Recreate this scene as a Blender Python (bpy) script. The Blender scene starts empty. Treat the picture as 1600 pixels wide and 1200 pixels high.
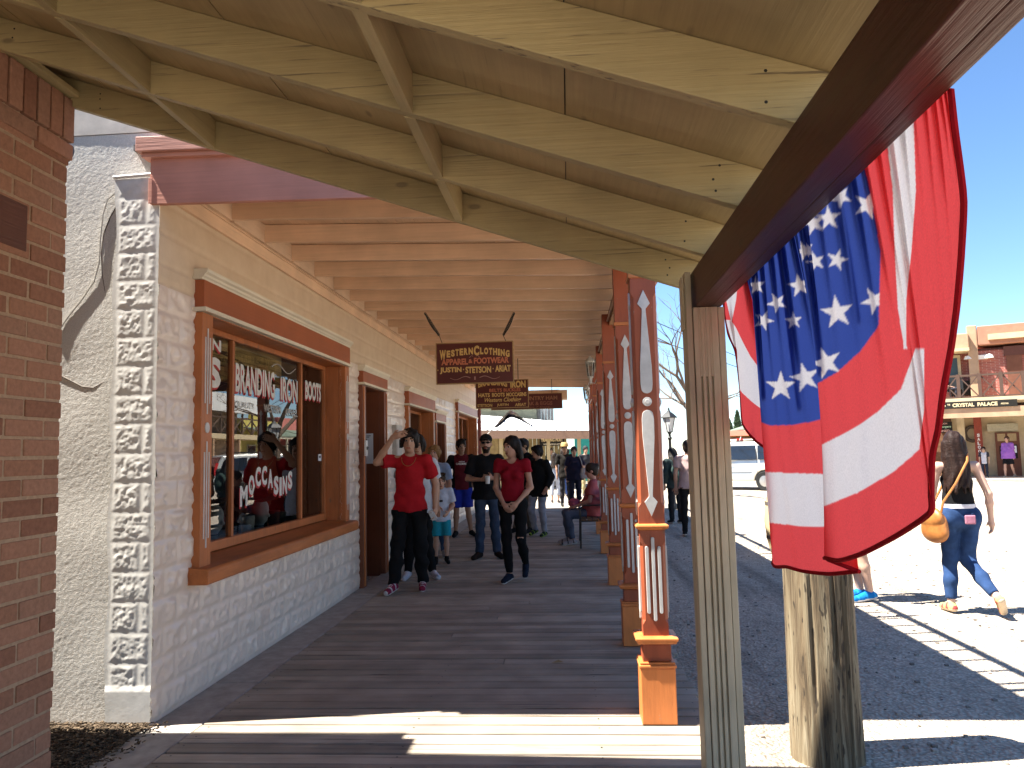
import bpy, bmesh, math, random
import numpy as np
from mathutils import Vector, Matrix
from mathutils.bvhtree import BVHTree
random.seed(7); RNG = np.random.default_rng(7)
R = math.radians
scene = bpy.context.scene
COL = scene.collection

# ------------------------------------------------------------------ camera frame
FPX, VPX, VPY, ROLL, EYE = 1200.0, 889.0, 705.0, 0.0235, 1.5
_d = np.array([(VPX-800)/FPX, -(VPY-600)/FPX, 1.0]); _d /= np.linalg.norm(_d)
_z = np.array([-ROLL, 1.0, 0.0]); _z[2] = -(_z[0]*_d[0]+_z[1]*_d[1])/_d[2]; _z /= np.linalg.norm(_z)
_Y = np.array([_d[0], _d[1], -_d[2]]); _Z = np.array([_z[0], _z[1], -_z[2]]); _X = np.cross(_Y, _Z)
CM = np.stack([_X, _Y, _Z])
def ray_dir(px, py):
    return CM @ np.array([(px-800)/FPX, -(py-600)/FPX, -1.0])
def at(px, py, x=None, y=None, z=None):
    """the place in the street that was measured at a point of the photograph, on a plane of known x, y or z"""
    r = ray_dir(px, py)
    t = x/r[0] if x is not None else (y/r[1] if y is not None else (z-EYE)/r[2])
    return np.array([0, 0, EYE]) + t*r

# ------------------------------------------------------------------ mesh helpers
class MB:
    def __init__(s): s.v=[]; s.f=[]; s.m=[]; s.t=[]
    def add(s, verts, faces, mat=0, tint=None):
        o=len(s.v); s.v.extend([tuple(map(float,p)) for p in verts])
        tt = random.random() if tint is None else tint
        for f in faces: s.f.append(tuple(i+o for i in f)); s.m.append(mat); s.t.append(tt)
    def box(s, x0,x1,y0,y1,z0,z1, mat=0, tint=None):
        v=[(x,y,z) for x in (x0,x1) for y in (y0,y1) for z in (z0,z1)]
        s.add(v, [(0,1,3,2),(4,6,7,5),(0,4,5,1),(2,3,7,6),(0,2,6,4),(1,5,7,3)], mat, tint)
    def obox(s, c, size, rot=None, mat=0, tint=None):
        M = rot if rot is not None else Matrix.Identity(3)
        v=[]
        for x in (-.5,.5):
            for y in (-.5,.5):
                for z in (-.5,.5): v.append(Vector(c)+M@Vector((x*size[0],y*size[1],z*size[2])))
        s.add(v, [(0,1,3,2),(4,6,7,5),(0,4,5,1),(2,3,7,6),(0,2,6,4),(1,5,7,3)], mat, tint)
    def bar(s, a, b, w, h, mat=0, tint=None, up=(0,0,1)):
        a,b=Vector(a),Vector(b); d=(b-a); L=d.length; d.normalize(); u=Vector(up)
        if abs(d.dot(u))>.99: u=Vector((1,0,0))
        sx=d.cross(u).normalized(); sz=sx.cross(d)
        s.obox((a+b)/2,(L,w,h),Matrix((d,sx,sz)).transposed(),mat,tint)
    def tube(s, pts, rad, n=8, mat=0, tint=None, cap=True):
        pts=[Vector(p) for p in pts]; N=len(pts)
        rad=[rad]*N if isinstance(rad,(int,float)) else list(rad)
        vs=[]; prev=None
        for i,p in enumerate(pts):
            t=(pts[min(i+1,N-1)]-pts[max(i-1,0)]).normalized()
            u = prev if prev is not None else (Vector((0,0,1)) if abs(t.z)<.9 else Vector((1,0,0)))
            a=(u-t*u.dot(t)).normalized(); b=t.cross(a); prev=a
            for k in range(n):
                an=2*math.pi*k/n; vs.append(p+(a*math.cos(an)+b*math.sin(an))*rad[i])
        fs=[]
        for i in range(N-1):
            for k in range(n):
                k2=(k+1)%n; fs.append((i*n+k,i*n+k2,(i+1)*n+k2,(i+1)*n+k))
        if cap: fs.append(tuple(range(n-1,-1,-1))); fs.append(tuple((N-1)*n+k for k in range(n)))
        s.add(vs,fs,mat,tint)
    def lathe(s, prof, c=(0,0,0), n=24, mat=0, tint=None, cap=True, sx=1, sy=1):
        vs=[]; N=len(prof)
        for r,z in prof:
            for k in range(n):
                a=2*math.pi*k/n; vs.append((c[0]+r*sx*math.cos(a), c[1]+r*sy*math.sin(a), c[2]+z))
        fs=[(i*n+k,i*n+(k+1)%n,(i+1)*n+(k+1)%n,(i+1)*n+k) for i in range(N-1) for k in range(n)]
        if cap: fs.append(tuple(range(n-1,-1,-1))); fs.append(tuple((N-1)*n+k for k in range(n)))
        s.add(vs,fs,mat,tint)
    def prism(s, poly, fn, d0, d1, mat=0, tint=None):
        """poly: 2-D outline; fn(a,b,d) -> 3-D"""
        n=len(poly); vs=[fn(a,b,d0) for a,b in poly]+[fn(a,b,d1) for a,b in poly]
        fs=[tuple(range(n)),tuple(range(2*n-1,n-1,-1))]+[(i,i+n,(i+1)%n+n,(i+1)%n) for i in range(n)]
        s.add(vs,fs,mat,tint)

def mesh_from(name, V, F, mats, mi=None, tint=None, smooth=False, loc=None):
    me=bpy.data.meshes.new(name)
    V=np.asarray(V,dtype=float)
    if loc is not None: V=V-np.array(loc)
    me.from_pydata(V.tolist() if len(V) else [],[],[tuple(int(i) for i in f) for f in F] if not isinstance(F,np.ndarray) else F.tolist())
    for m in mats: me.materials.append(m)
    if mi is not None and len(mats)>1: me.polygons.foreach_set('material_index', np.asarray(mi,dtype=np.int32))
    if tint is not None:
        at_=me.attributes.new('tint','FLOAT','FACE'); at_.data.foreach_set('value', np.asarray(tint,dtype=np.float32))
    if smooth: me.polygons.foreach_set('use_smooth', np.ones(len(me.polygons),dtype=bool))
    me.update()
    return me
def link(name, me, parent=None, **props):
    o=bpy.data.objects.new(name, me); COL.objects.link(o)
    if parent is not None: o.parent=parent
    for k,v in props.items(): o[k]=v
    return o
def wloc(o):
    l=Vector((0,0,0))
    while o is not None: l=l+o.location; o=o.parent
    return l
def build(name, mb, mats, parent=None, smooth=False, local=False, bevel=0, recalc=True, loc=None, **props):
    if not isinstance(mats,(list,tuple)): mats=[mats]
    off = loc if loc is not None else ((0,0,0) if (local or parent is None) else wloc(parent))
    me=mesh_from(name, mb.v, mb.f, mats, mb.m, mb.t, False, off)
    if recalc:
        b=bmesh.new(); b.from_mesh(me); bmesh.ops.recalc_face_normals(b,faces=b.faces); b.to_mesh(me); b.free()
    o=link(name, me, parent, **props)
    if loc is not None and parent is None: o.location=loc
    if bevel:
        md=o.modifiers.new('bevel','BEVEL'); md.width=bevel; md.segments=2; md.limit_method='ANGLE'; md.angle_limit=R(40)
    if smooth:
        me.polygons.foreach_set('use_smooth', np.ones(len(me.polygons),dtype=bool))
        if smooth!='all':
            try: me.set_sharp_from_angle(angle=R(smooth if smooth is not True else 40))
            except Exception: pass
    return o
def thing(name, label, cat, loc=(0,0,0), rz=0, group=None):
    o=bpy.data.objects.new(name,None); COL.objects.link(o); o.empty_display_size=.1
    o.location=loc; o.rotation_euler=(0,0,rz); o['label']=label; o['category']=cat
    if group: o['group']=group
    return o
def tag(o,label,cat,group=None):
    o['label']=label; o['category']=cat
    if group: o['group']=group
    return o
def dup(root, loc, rz=None, label=None, group=None):
    def cp(o,par):
        c=o.copy(); COL.objects.link(c)
        if par is not None: c.parent=par
        for ch in o.children: cp(ch,c)
        return c
    r=cp(root,None); r.location=loc
    if rz is not None: r.rotation_euler=(0,0,rz)
    if label: r['label']=label
    if group: r['group']=group
    return r

# vectorised value noise
def _h(i,j,k):
    n=(i*374761393+j*668265263+k*2147483647)&0xffffffff
    n=((n^(n>>13))*1274126177)&0xffffffff
    return ((n^(n>>16))&0xffff)/65535.0
def vnoise(x,y,z):
    x,y,z=[np.asarray(a,dtype=float) for a in (x,y,z)]
    i,j,k=[np.floor(a).astype(np.int64) for a in (x,y,z)]
    fx,fy,fz=x-i,y-j,z-k
    fx,fy,fz=[f*f*(3-2*f) for f in (fx,fy,fz)]
    r=0
    for a in (0,1):
        for b in (0,1):
            for c in (0,1):
                r=r+_h(i+a,j+b,k+c)*(fx if a else 1-fx)*(fy if b else 1-fy)*(fz if c else 1-fz)
    return r*2-1

def text2d(s, size=1.0, bold=0.0, sx=1.0, shear=0.0, spacing=1.0):
    """letters as flat faces: (verts Nx2, faces), left edge at x = 0, baseline at y = 0"""
    c=bpy.data.curves.new('t','FONT'); c.body=s; c.size=size; c.offset=bold; c.resolution_u=3; c.shear=shear; c.space_character=spacing
    c.fill_mode='FRONT' if hasattr(c,'fill_mode') else c.fill_mode
    o=bpy.data.objects.new('t',c); COL.objects.link(o); 
    dg=bpy.context.evaluated_depsgraph_get(); me=bpy.data.meshes.new_from_object(o.evaluated_get(dg))
    V=np.array([v.co[:2] for v in me.vertices]) if len(me.vertices) else np.zeros((0,2)); F=[tuple(p.vertices) for p in me.polygons]
    bpy.data.objects.remove(o); bpy.data.curves.remove(c); bpy.data.meshes.remove(me)
    if len(V): V[:,0]-=V[:,0].min(); V[:,0]*=sx
    return V,F
def put_text(mb, s, fn, x0,x1,y0,y1, mat=0, bold=0.02, arch=0.0, shear=0.0, refine=False, spacing=1.0, thick=0.0, serif=0.0):
    """letters fitted to the rectangle x0..x1, y0..y1 of a sign; fn(a,b) -> 3-D"""
    V,F=text2d(s,1.0,bold,1.0,shear,spacing)
    if not len(V): return
    w=V[:,0].max(); lo,hi=V[:,1].min(),V[:,1].max()
    X=x0+V[:,0]/w*(x1-x0); t=(X-x0)/(x1-x0)
    Yv=y0+(V[:,1]-lo)/(hi-lo)*(y1-y0)+arch*(4*t*(1-t))
    mb.add([fn(a,b) for a,b in zip(X,Yv)],F,mat,.5)

# ------------------------------------------------------------------ materials
def nodes(name):
    m=bpy.data.materials.new(name); m.use_nodes=True
    n=m.node_tree.nodes; l=m.node_tree.links
    return m,n,l,n['Principled BSDF']
def N(n,t,**kw):
    x=n.new(t)
    for k,v in kw.items():
        if k in x.inputs: x.inputs[k].default_value=v
        else: setattr(x,k,v)
    return x
def c4(c): return (c[0],c[1],c[2],1)
def srgb(r,g,b):
    f=lambda u:(u/255/12.92) if u/255<=.04045 else ((u/255+.055)/1.055)**2.4
    return (f(r),f(g),f(b))
def mul_color(n,l,a,b):
    x=n.new('ShaderNodeMix'); x.data_type='RGBA'; x.blend_type='MULTIPLY'; x.inputs[0].default_value=1
    l.new(a,x.inputs[6]); l.new(b,x.inputs[7]); return x.outputs[2]
def mix_color(n,l,f,a,b):
    x=n.new('ShaderNodeMix'); x.data_type='RGBA'
    for s,i in ((f,0),(a,6),(b,7)):
        if isinstance(s,tuple): x.inputs[i].default_value=c4(s)
        elif isinstance(s,(int,float)): x.inputs[i].default_value=s
        else: l.new(s,x.inputs[i])
    return x.outputs[2]
def ramp(n,l,src,stops):
    r=n.new('ShaderNodeValToRGB'); e=r.color_ramp.elements
    while len(e)<len(stops): e.new(.5)
    for k,(p,c) in enumerate(stops):
        e[k].position=p; e[k].color=c4(c) if isinstance(c,tuple) else (c,c,c,1)
    l.new(src,r.inputs[0]); return r.outputs[0]
def coords(n,l,scale):
    tc=n.new('ShaderNodeTexCoord'); mp=n.new('ShaderNodeMapping'); mp.inputs['Scale'].default_value=scale
    l.new(tc.outputs['Object'],mp.inputs[0]); return mp.outputs[0]
def paint(name,col,rough=.55,axis=0,crack=.45,crack_at=.36,var=.12,tint=.14,bump=.25,dirt=(.12,.09,.06),spec=.35,fine=70,along=2.2,chip=0.0,chipc=(.42,.34,.25),stain=0.0):
    """painted or bare timber: grain and drying cracks run along one axis"""
    m,n,l,p=nodes(name)
    sc=[fine]*3; sc[axis]=along
    v=coords(n,l,sc)
    g=N(n,'ShaderNodeTexNoise',Scale=1.0,Detail=5.0,Roughness=.6); l.new(v,g.inputs[0])
    v2=coords(n,l,(3,3,3)); b=N(n,'ShaderNodeTexNoise',Scale=1.0,Detail=4.0); l.new(v2,b.inputs[0])
    cr=ramp(n,l,g.outputs[0],[(crack_at-.035,1.0),(crack_at,0.0)])
    br=ramp(n,l,b.outputs[0],[(.3,1-var),(.7,1+var)])
    base=N(n,'ShaderNodeRGB'); base.outputs[0].default_value=c4(col)
    c=mul_color(n,l,base.outputs[0],br)
    a=N(n,'ShaderNodeAttribute',attribute_name='tint'); tr=ramp(n,l,a.outputs['Fac'],[(0,1-tint),(1,1+tint)])
    c=mul_color(n,l,c,tr)
    gr=ramp(n,l,g.outputs[0],[(.3,1-var*.7),(.7,1+var*.4)]); c=mul_color(n,l,c,gr)
    # cracks only in worn patches
    w=N(n,'ShaderNodeTexNoise',Scale=1.0,Detail=2.0); vw=coords(n,l,[2.3 if k!=axis else .8 for k in range(3)]); l.new(vw,w.inputs[0])
    wr=ramp(n,l,w.outputs[0],[(.45,0.0),(.62,crack)])
    mm=N(n,'ShaderNodeMath',operation='MULTIPLY'); l.new(cr,mm.inputs[0]); l.new(wr,mm.inputs[1])
    c=mix_color(n,l,mm.outputs[0],c,dirt)
    if chip:
        k=N(n,'ShaderNodeTexNoise',Scale=1.0,Detail=6.0,Roughness=.7); l.new(coords(n,l,[34 if q!=axis else 13 for q in range(3)]),k.inputs[0])
        c=mix_color(n,l,ramp(n,l,k.outputs[0],[(.655,0.0),(.675,chip)]),c,chipc)
    if stain:
        k=N(n,'ShaderNodeTexNoise',Scale=1.0,Detail=5.0,Roughness=.65); l.new(coords(n,l,[7 if q!=axis else 1.6 for q in range(3)]),k.inputs[0])
        c=mul_color(n,l,c,ramp(n,l,k.outputs[0],[(.34,1-stain),(.55,1.0)]))
        kn=N(n,'ShaderNodeTexVoronoi',Scale=1.0); l.new(coords(n,l,[5 if q!=axis else 2.2 for q in range(3)]),kn.inputs['Vector'])
        c=mix_color(n,l,ramp(n,l,kn.outputs['Distance'],[(.05,.55),(.085,0.0)]),c,dirt)
    l.new(c,p.inputs['Base Color']); p.inputs['Roughness'].default_value=rough; p.inputs['Specular IOR Level'].default_value=spec
    bp=N(n,'ShaderNodeBump',Strength=bump,Distance=.01); l.new(g.outputs[0],bp.inputs['Height']); l.new(bp.outputs[0],p.inputs['Normal'])
    return m
def rough_mat(name,col,col2=None,scale=20,bump=.3,dist=.01,rough=.85,detail=6,spec=.2,metal=0,tint=0.0):
    m,n,l,p=nodes(name); v=coords(n,l,(scale,)*3)
    g=N(n,'ShaderNodeTexNoise',Scale=1.0,Detail=float(detail),Roughness=.62); l.new(v,g.inputs[0])
    c2=col2 or tuple(x*.78 for x in col)
    c=ramp(n,l,g.outputs[0],[(.32,c2),(.68,col)])
    if tint:
        a=N(n,'ShaderNodeAttribute',attribute_name='tint'); tr=ramp(n,l,a.outputs['Fac'],[(0,1-tint),(1,1+tint)]); c=mul_color(n,l,c,tr)
    l.new(c,p.inputs['Base Color']); p.inputs['Roughness'].default_value=rough; p.inputs['Specular IOR Level'].default_value=spec; p.inputs['Metallic'].default_value=metal
    if bump:
        bp=N(n,'ShaderNodeBump',Strength=bump,Distance=dist); l.new(g.outputs[0],bp.inputs['Height']); l.new(bp.outputs[0],p.inputs['Normal'])
    return m
def cloth(name,col,scale=14,var=.82): return rough_mat(name,col,tuple(x*var for x in col),scale,.35,.02,.9,3,.1)
def glass_mat(name,tintc=(.8,.85,.85),ior=2.15):
    m,n,l,p=nodes(name); out=n['Material Output']
    t=N(n,'ShaderNodeBsdfTransparent'); t.inputs[0].default_value=c4(tintc)
    g=N(n,'ShaderNodeBsdfGlossy'); g.inputs['Roughness'].default_value=.004
    f=N(n,'ShaderNodeFresnel'); f.inputs[0].default_value=ior
    mx=N(n,'ShaderNodeMixShader'); l.new(f.outputs[0],mx.inputs[0]); l.new(t.outputs[0],mx.inputs[1]); l.new(g.outputs[0],mx.inputs[2]); l.new(mx.outputs[0],out.inputs[0])
    return m
def emit(name,col,s):
    m,n,l,p=nodes(name); p.inputs['Emission Color'].default_value=c4(col); p.inputs['Emission Strength'].default_value=s; return m

tanx=paint('tan_paint_x',(.44,.35,.175),axis=0,crack=.8,crack_at=.40,stain=.12,bump=.45); tany=paint('tan_paint_y',(.44,.35,.175),axis=1,stain=.12); tanz=paint('tan_paint_z',(.52,.43,.29),axis=2,crack=.8,stain=.2,chip=.5)
ply=paint('plywood_paint',(.43,.325,.165),axis=1,crack=.25,bump=.2,tint=.06,stain=.08)
beam_m=paint('oxblood_paint',(.085,.022,.012),axis=1,stain=.25,crack=.5,crack_at=.33,rough=.45,bump=.5,dirt=(.02,.008,.005))
rust=paint('rust_red_paint',(.33,.08,.034),axis=2,crack=.4,stain=.25,chip=.35,var=.08,rough=.45,bump=.12)
orange=paint('orange_paint',(.56,.185,.052),axis=2,crack=.4,stain=.25,chip=.35,var=.08,rough=.45,bump=.12,dirt=(.2,.07,.03))
orangew=paint('window_orange',(.42,.135,.042),axis=2,crack=.4,var=.12,rough=.45,bump=.15,stain=.25,chip=.4)
orangey=paint('orange_paint_y',(.42,.135,.040),axis=1,stain=.25,chip=.4,crack=.35,var=.1,rough=.42,bump=.12,dirt=(.2,.07,.03))
rusty=paint('rust_paint_y',(.34,.092,.034),axis=1,crack=.2,var=.1,rough=.42,bump=.12)
cream=paint('cream_trim',(.70,.62,.47),axis=1,crack=.3,var=.08,rough=.5,bump=.1)
greyorn=rough_mat('grey_ornament',(.62,.60,.57),None,12,.15,.004,.55)
peach=paint('peach_paint_x',(.72,.495,.325),axis=0,rough=.4,spec=.5,crack=.22,tint=.07,bump=.12,dirt=(.25,.14,.08))
peachy=paint('peach_paint_y',(.70,.48,.31),axis=1,crack=.3,tint=.06,bump=.12,dirt=(.2,.12,.07))
peachpale=paint('pale_peach_block',(.66,.47,.32),axis=1,crack=.15,tint=.06,bump=.1)
mauve=paint('mauve_paint',(.54,.25,.19),axis=0,rough=.75,spec=.2,crack=.2,crack_at=.3,bump=.2,tint=.03)
deckm=paint('grey_boards',(.34,.285,.225),axis=0,crack=.75,crack_at=.40,var=.2,tint=.24,bump=.6,rough=.8,dirt=(.03,.025,.02),spec=.2,fine=45,along=1.3)
signm=paint('maroon_sign',(.10,.016,.012),axis=0,crack=.1,var=.1,rough=.4,bump=.1)
gold=rough_mat('gold_letters',(.72,.47,.17),None,30,.05); salmon=rough_mat('salmon_letters',(.60,.20,.11),None,30,.05); signedge=rough_mat('sign_edge',(.42,.27,.12),None,20,.1)
whitep=rough_mat('white_paint',(.75,.74,.72),(.68,.67,.65),15,.05,.003,.5)
redp=rough_mat('red_paint',(.45,.03,.03),None,15,.05,.003,.5)
black=rough_mat('black_metal',(.02,.02,.02),None,20,.1,.003,.5,3,.4)
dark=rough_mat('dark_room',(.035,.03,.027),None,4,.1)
paper=rough_mat('paper',(.74,.76,.80),(.70,.72,.76),6,.02)
concrete=rough_mat('concrete',(.42,.375,.33),(.29,.26,.225),9,.5,.01,.9)
mulch=rough_mat('mulch',(.10,.075,.05),(.03,.022,.015),60,1.0,.03,1)
glassm=glass_mat('window_glass')
wire_m=rough_mat('cable',(.5,.47,.42),None,10,0); darkwire=rough_mat('dark_cable',(.02,.02,.02),None,10,0)
browndoor=paint('brown_door',(.20,.062,.028),axis=2,crack=.1,rough=.4,bump=.1)
ironm=rough_mat('dark_gutter',(.10,.12,.14),None,10,.05,.003,.45)

def brick_mat():
    m,n,l,p=nodes('brick'); a=N(n,'ShaderNodeAttribute',attribute_name='tint')
    c=ramp(n,l,a.outputs['Fac'],[(0,(.26,.125,.080)),(.35,(.33,.168,.105)),(.7,(.38,.20,.13)),(1,(.32,.18,.12))])
    g=N(n,'ShaderNodeTexNoise',Scale=38.0,Detail=6.0,Roughness=.65); l.new(coords(n,l,(1,1,1)),g.inputs[0])
    c=mul_color(n,l,c,ramp(n,l,g.outputs[0],[(.3,.80),(.7,1.12)]))
    s=N(n,'ShaderNodeTexNoise',Scale=170.0,Detail=2.0); l.new(coords(n,l,(1,1,1)),s.inputs[0])
    c=mix_color(n,l,ramp(n,l,s.outputs[0],[(.72,0.0),(.78,.35)]),c,(.46,.33,.25))
    l.new(c,p.inputs['Base Color']); p.inputs['Roughness'].default_value=.9; p.inputs['Specular IOR Level'].default_value=.15
    b=N(n,'ShaderNodeBump',Strength=.5,Distance=.006); l.new(g.outputs[0],b.inputs['Height']); l.new(b.outputs[0],p.inputs['Normal']); return m
brickm=brick_mat(); mortar=rough_mat('mortar',(.46,.33,.22),(.34,.24,.16),45,.7,.006,.95)
stuccom=rough_mat('stucco',(.68,.655,.61),(.53,.505,.46),150,.6,.004,.95,4)
smoothst=rough_mat('smooth_stucco',(.52,.48,.44),None,8,.2)
def stamped_mat():
    m,n,l,p=nodes('stamped_tin'); g=N(n,'ShaderNodeTexNoise',Scale=22.0,Detail=5.0); l.new(coords(n,l,(1,1,1)),g.inputs[0])
    b=N(n,'ShaderNodeTexNoise',Scale=1.3,Detail=4.0); l.new(coords(n,l,(1,1,1)),b.inputs[0])
    c=ramp(n,l,b.outputs[0],[(.3,(.66,.55,.455)),(.7,(.76,.645,.545))])
    l.new(c,p.inputs['Base Color']); p.inputs['Roughness'].default_value=.30; p.inputs['Specular IOR Level'].default_value=.6
    bp=N(n,'ShaderNodeBump',Strength=.25,Distance=.01); l.new(g.outputs[0],bp.inputs['Height']); l.new(bp.outputs[0],p.inputs['Normal']); return m
tinm=stamped_mat()
def ground_mat():
    m,n,l,p=nodes('street_gravel'); v=coords(n,l,(1,1,1))
    a=N(n,'ShaderNodeTexNoise',Scale=1.1,Detail=6.0); l.new(v,a.inputs[0])
    c=ramp(n,l,a.outputs[0],[(.3,(.54,.455,.36)),(.7,(.64,.545,.44))])
    k=N(n,'ShaderNodeTexVoronoi',Scale=42.0); l.new(v,k.inputs['Vector'])
    s=N(n,'ShaderNodeTexNoise',Scale=17.0,Detail=5.0,Roughness=.7); l.new(v,s.inputs[0])
    c=mul_color(n,l,c,ramp(n,l,s.outputs[0],[(.3,.62),(.68,1.15)]))
    c=mul_color(n,l,c,ramp(n,l,k.outputs['Distance'],[(0.05,1.18),(.6,.72)]))
    rt=N(n,'ShaderNodeTexNoise',Scale=1.0,Detail=5.0,Roughness=.6,Distortion=.4); l.new(coords(n,l,(2.2,.16,1)),rt.inputs[0])
    c=mul_color(n,l,c,ramp(n,l,rt.outputs[0],[(.34,.58),(.5,1.0)]))
    k3=N(n,'ShaderNodeTexVoronoi',Scale=7.0); l.new(v,k3.inputs['Vector'])
    c=mul_color(n,l,c,ramp(n,l,k3.outputs['Distance'],[(0.03,.45),(.075,1.0)]))
    l.new(c,p.inputs['Base Color']); p.inputs['Roughness'].default_value=.95; p.inputs['Specular IOR Level'].default_value=.1
    ad=N(n,'ShaderNodeMath',operation='SUBTRACT'); l.new(s.outputs[0],ad.inputs[0]); l.new(k.outputs['Distance'],ad.inputs[1])
    b=N(n,'ShaderNodeBump',Strength=.9,Distance=.025); l.new(ad.outputs[0],b.inputs['Height']); l.new(b.outputs[0],p.inputs['Normal']); return m
groundm=ground_mat()
def pole_mat():
    m,n,l,p=nodes('weathered_log'); v=coords(n,l,(26,26,1.2))
    g=N(n,'ShaderNodeTexNoise',Scale=1.0,Detail=8.0,Roughness=.68,Distortion=.6); l.new(v,g.inputs[0])
    c=ramp(n,l,g.outputs[0],[(.36,(.028,.019,.010)),(.46,(.12,.083,.045)),(.57,(.21,.165,.10)),(.72,(.32,.275,.19))])
    s=N(n,'ShaderNodeTexNoise',Scale=1.0,Detail=2.0); l.new(coords(n,l,(40,40,9)),s.inputs[0])
    c=mix_color(n,l,ramp(n,l,s.outputs[0],[(.62,0.0),(.66,.9)]),c,(.03,.02,.011))
    l.new(c,p.inputs['Base Color']); p.inputs['Roughness'].default_value=.85
    b=N(n,'ShaderNodeBump',Strength=.9,Distance=.02); l.new(g.outputs[0],b.inputs['Height']); l.new(b.outputs[0],p.inputs['Normal']); return m
polem=pole_mat()
# ------------------------------------------------------------------ camera, sky, sun
cam=bpy.data.cameras.new('camera'); co=bpy.data.objects.new('camera',cam); COL.objects.link(co)
cam.sensor_width=36; cam.lens=36*FPX/1600; cam.clip_end=2000; cam.clip_start=.05
Mw=Matrix(CM.tolist()).to_4x4(); Mw.translation=Vector((0,0,EYE)); co.matrix_world=Mw; scene.camera=co
SX,SY=.55,.085                                   # how far sunlight travels east and north per metre it falls
sv=Vector((SX,SY,-1)).normalized()
sun=bpy.data.lights.new('sun','SUN'); sun.energy=5.0; sun.angle=R(.53); sun.color=(1,.95,.86)
so=bpy.data.objects.new('sun',sun); COL.objects.link(so); so.rotation_euler=sv.to_track_quat('-Z','Y').to_euler(); so.location=(-4,-2,12)
w=bpy.data.worlds.new('World'); scene.world=w; w.use_nodes=True
sk=w.node_tree.nodes.new('ShaderNodeTexSky'); sk.sky_type='NISHITA'; sk.sun_disc=False
sk.sun_elevation=math.asin(-sv.z); sk.sun_rotation=math.atan2(-sv.x,-sv.y); sk.air_density=1.0; sk.dust_density=.2; sk.ozone_density=4.0; sk.altitude=1300
bg=w.node_tree.nodes['Background']; w.node_tree.links.new(sk.outputs[0],bg.inputs[0]); hs_=w.node_tree.nodes.new('ShaderNodeHueSaturation'); hs_.inputs['Saturation'].default_value=1.08; w.node_tree.links.new(sk.outputs[0],hs_.inputs['Color']); w.node_tree.links.new(hs_.outputs[0],bg.inputs[0]); bg.inputs[1].default_value=.06
scene.view_settings.view_transform='Standard'; scene.view_settings.look='None'; scene.view_settings.exposure=2.22; scene.view_settings.gamma=1
scene.cycles.max_bounces=8; scene.cycles.diffuse_bounces=5; scene.cycles.transparent_max_bounces=12; scene.cycles.use_denoising=True
try: scene.cycles.denoiser='OPENIMAGEDENOISE'
except Exception: pass
scene.cycles.sample_clamp_indirect=6

# ------------------------------------------------------------------ ground and boardwalk
GZ=-.03
g=MB(); g.add([(-300,-200,GZ),(400,-200,GZ),(400,500,GZ),(-300,500,GZ)],[(0,1,2,3)]); build('ground',g,groundm,kind='structure')
b=MB(); y=-1.2; k=0
while y<20.9:
    wd=.118+random.uniform(-.004,.006); dz=random.uniform(-.004,.003); xe=.74+random.uniform(-.02,.02)
    t=random.random(); j=None if random.random()<.8 else random.uniform(-1.2,.1)
    segs=[(-2.13,xe)] if j is None else [(-2.13,j-.002),(j+.002,xe)]
    for a_,c_ in segs:
        t=random.random(); b.box(a_,c_,y,y+wd,-.045+dz,dz+random.uniform(-.002,.001),0,t)
        for nx in (a_+.06,-.9,c_-.06,.12):
            if a_<nx<c_ and random.random()<.8: b.add([(nx+.006*math.cos(q),y+.5*wd+.02+.006*math.sin(q),dz+.0015) for q in np.linspace(0,6.28,7)[:-1]],[tuple(range(6))],1,0)
    y+=wd+random.choice([.010,.014,.018,.024])
build('boardwalk',b,[deckm,black],bevel=.007,kind='structure',recalc=True)
b=MB(); b.box(-2.12,.70,-1.2,20.9,-.3,-.022); build('boardwalk_bed',b,dark,kind='structure')
b=MB()
for i in range(14):
    y0=-1.2+i*1.6; b.box(-2.435,-2.136,y0,y0+1.592,GZ+.004,-.004+random.uniform(-.003,.003))
build('concrete_kerb',b,concrete,bevel=.008,kind='structure')
# bark mulch between the two buildings
b=MB()
xs=np.linspace(-4.2,-2.44,70); ys=np.linspace(3.64,4.40,40)
for i,x in enumerate(xs):
    for j,yv in enumerate(ys): pass
X_,Y_=np.meshgrid(xs,ys,indexing='ij'); Z_=-.005+.012*vnoise(X_*30,Y_*30,0*X_)+.008*vnoise(X_*70,Y_*70,0*X_)
V=np.stack([X_,Y_,Z_],-1).reshape(-1,3); ny=len(ys)
F=[(i*ny+j,(i+1)*ny+j,(i+1)*ny+j+1,i*ny+j+1) for i in range(len(xs)-1) for j in range(ny-1)]
mm=MB(); mm.add(V,F)
for q in range(2600):
    x,yv=random.uniform(-3.2,-2.3),random.uniform(3.64,4.38)
    if x>-2.40 and random.random()<.8: continue
    mm.obox((x,yv,.006+random.random()*.014),(random.uniform(.01,.035),random.uniform(.004,.012),.004),Matrix.Rotation(random.random()*6,3,'Z')@Matrix.Rotation(random.uniform(-.5,.5),3,'X'),0,random.random())
build('mulch',mm,rough_mat('bark_mulch',(.16,.115,.075),(.035,.024,.016),40,.8,.02,1,tint=.5),kind='stuff')

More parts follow.
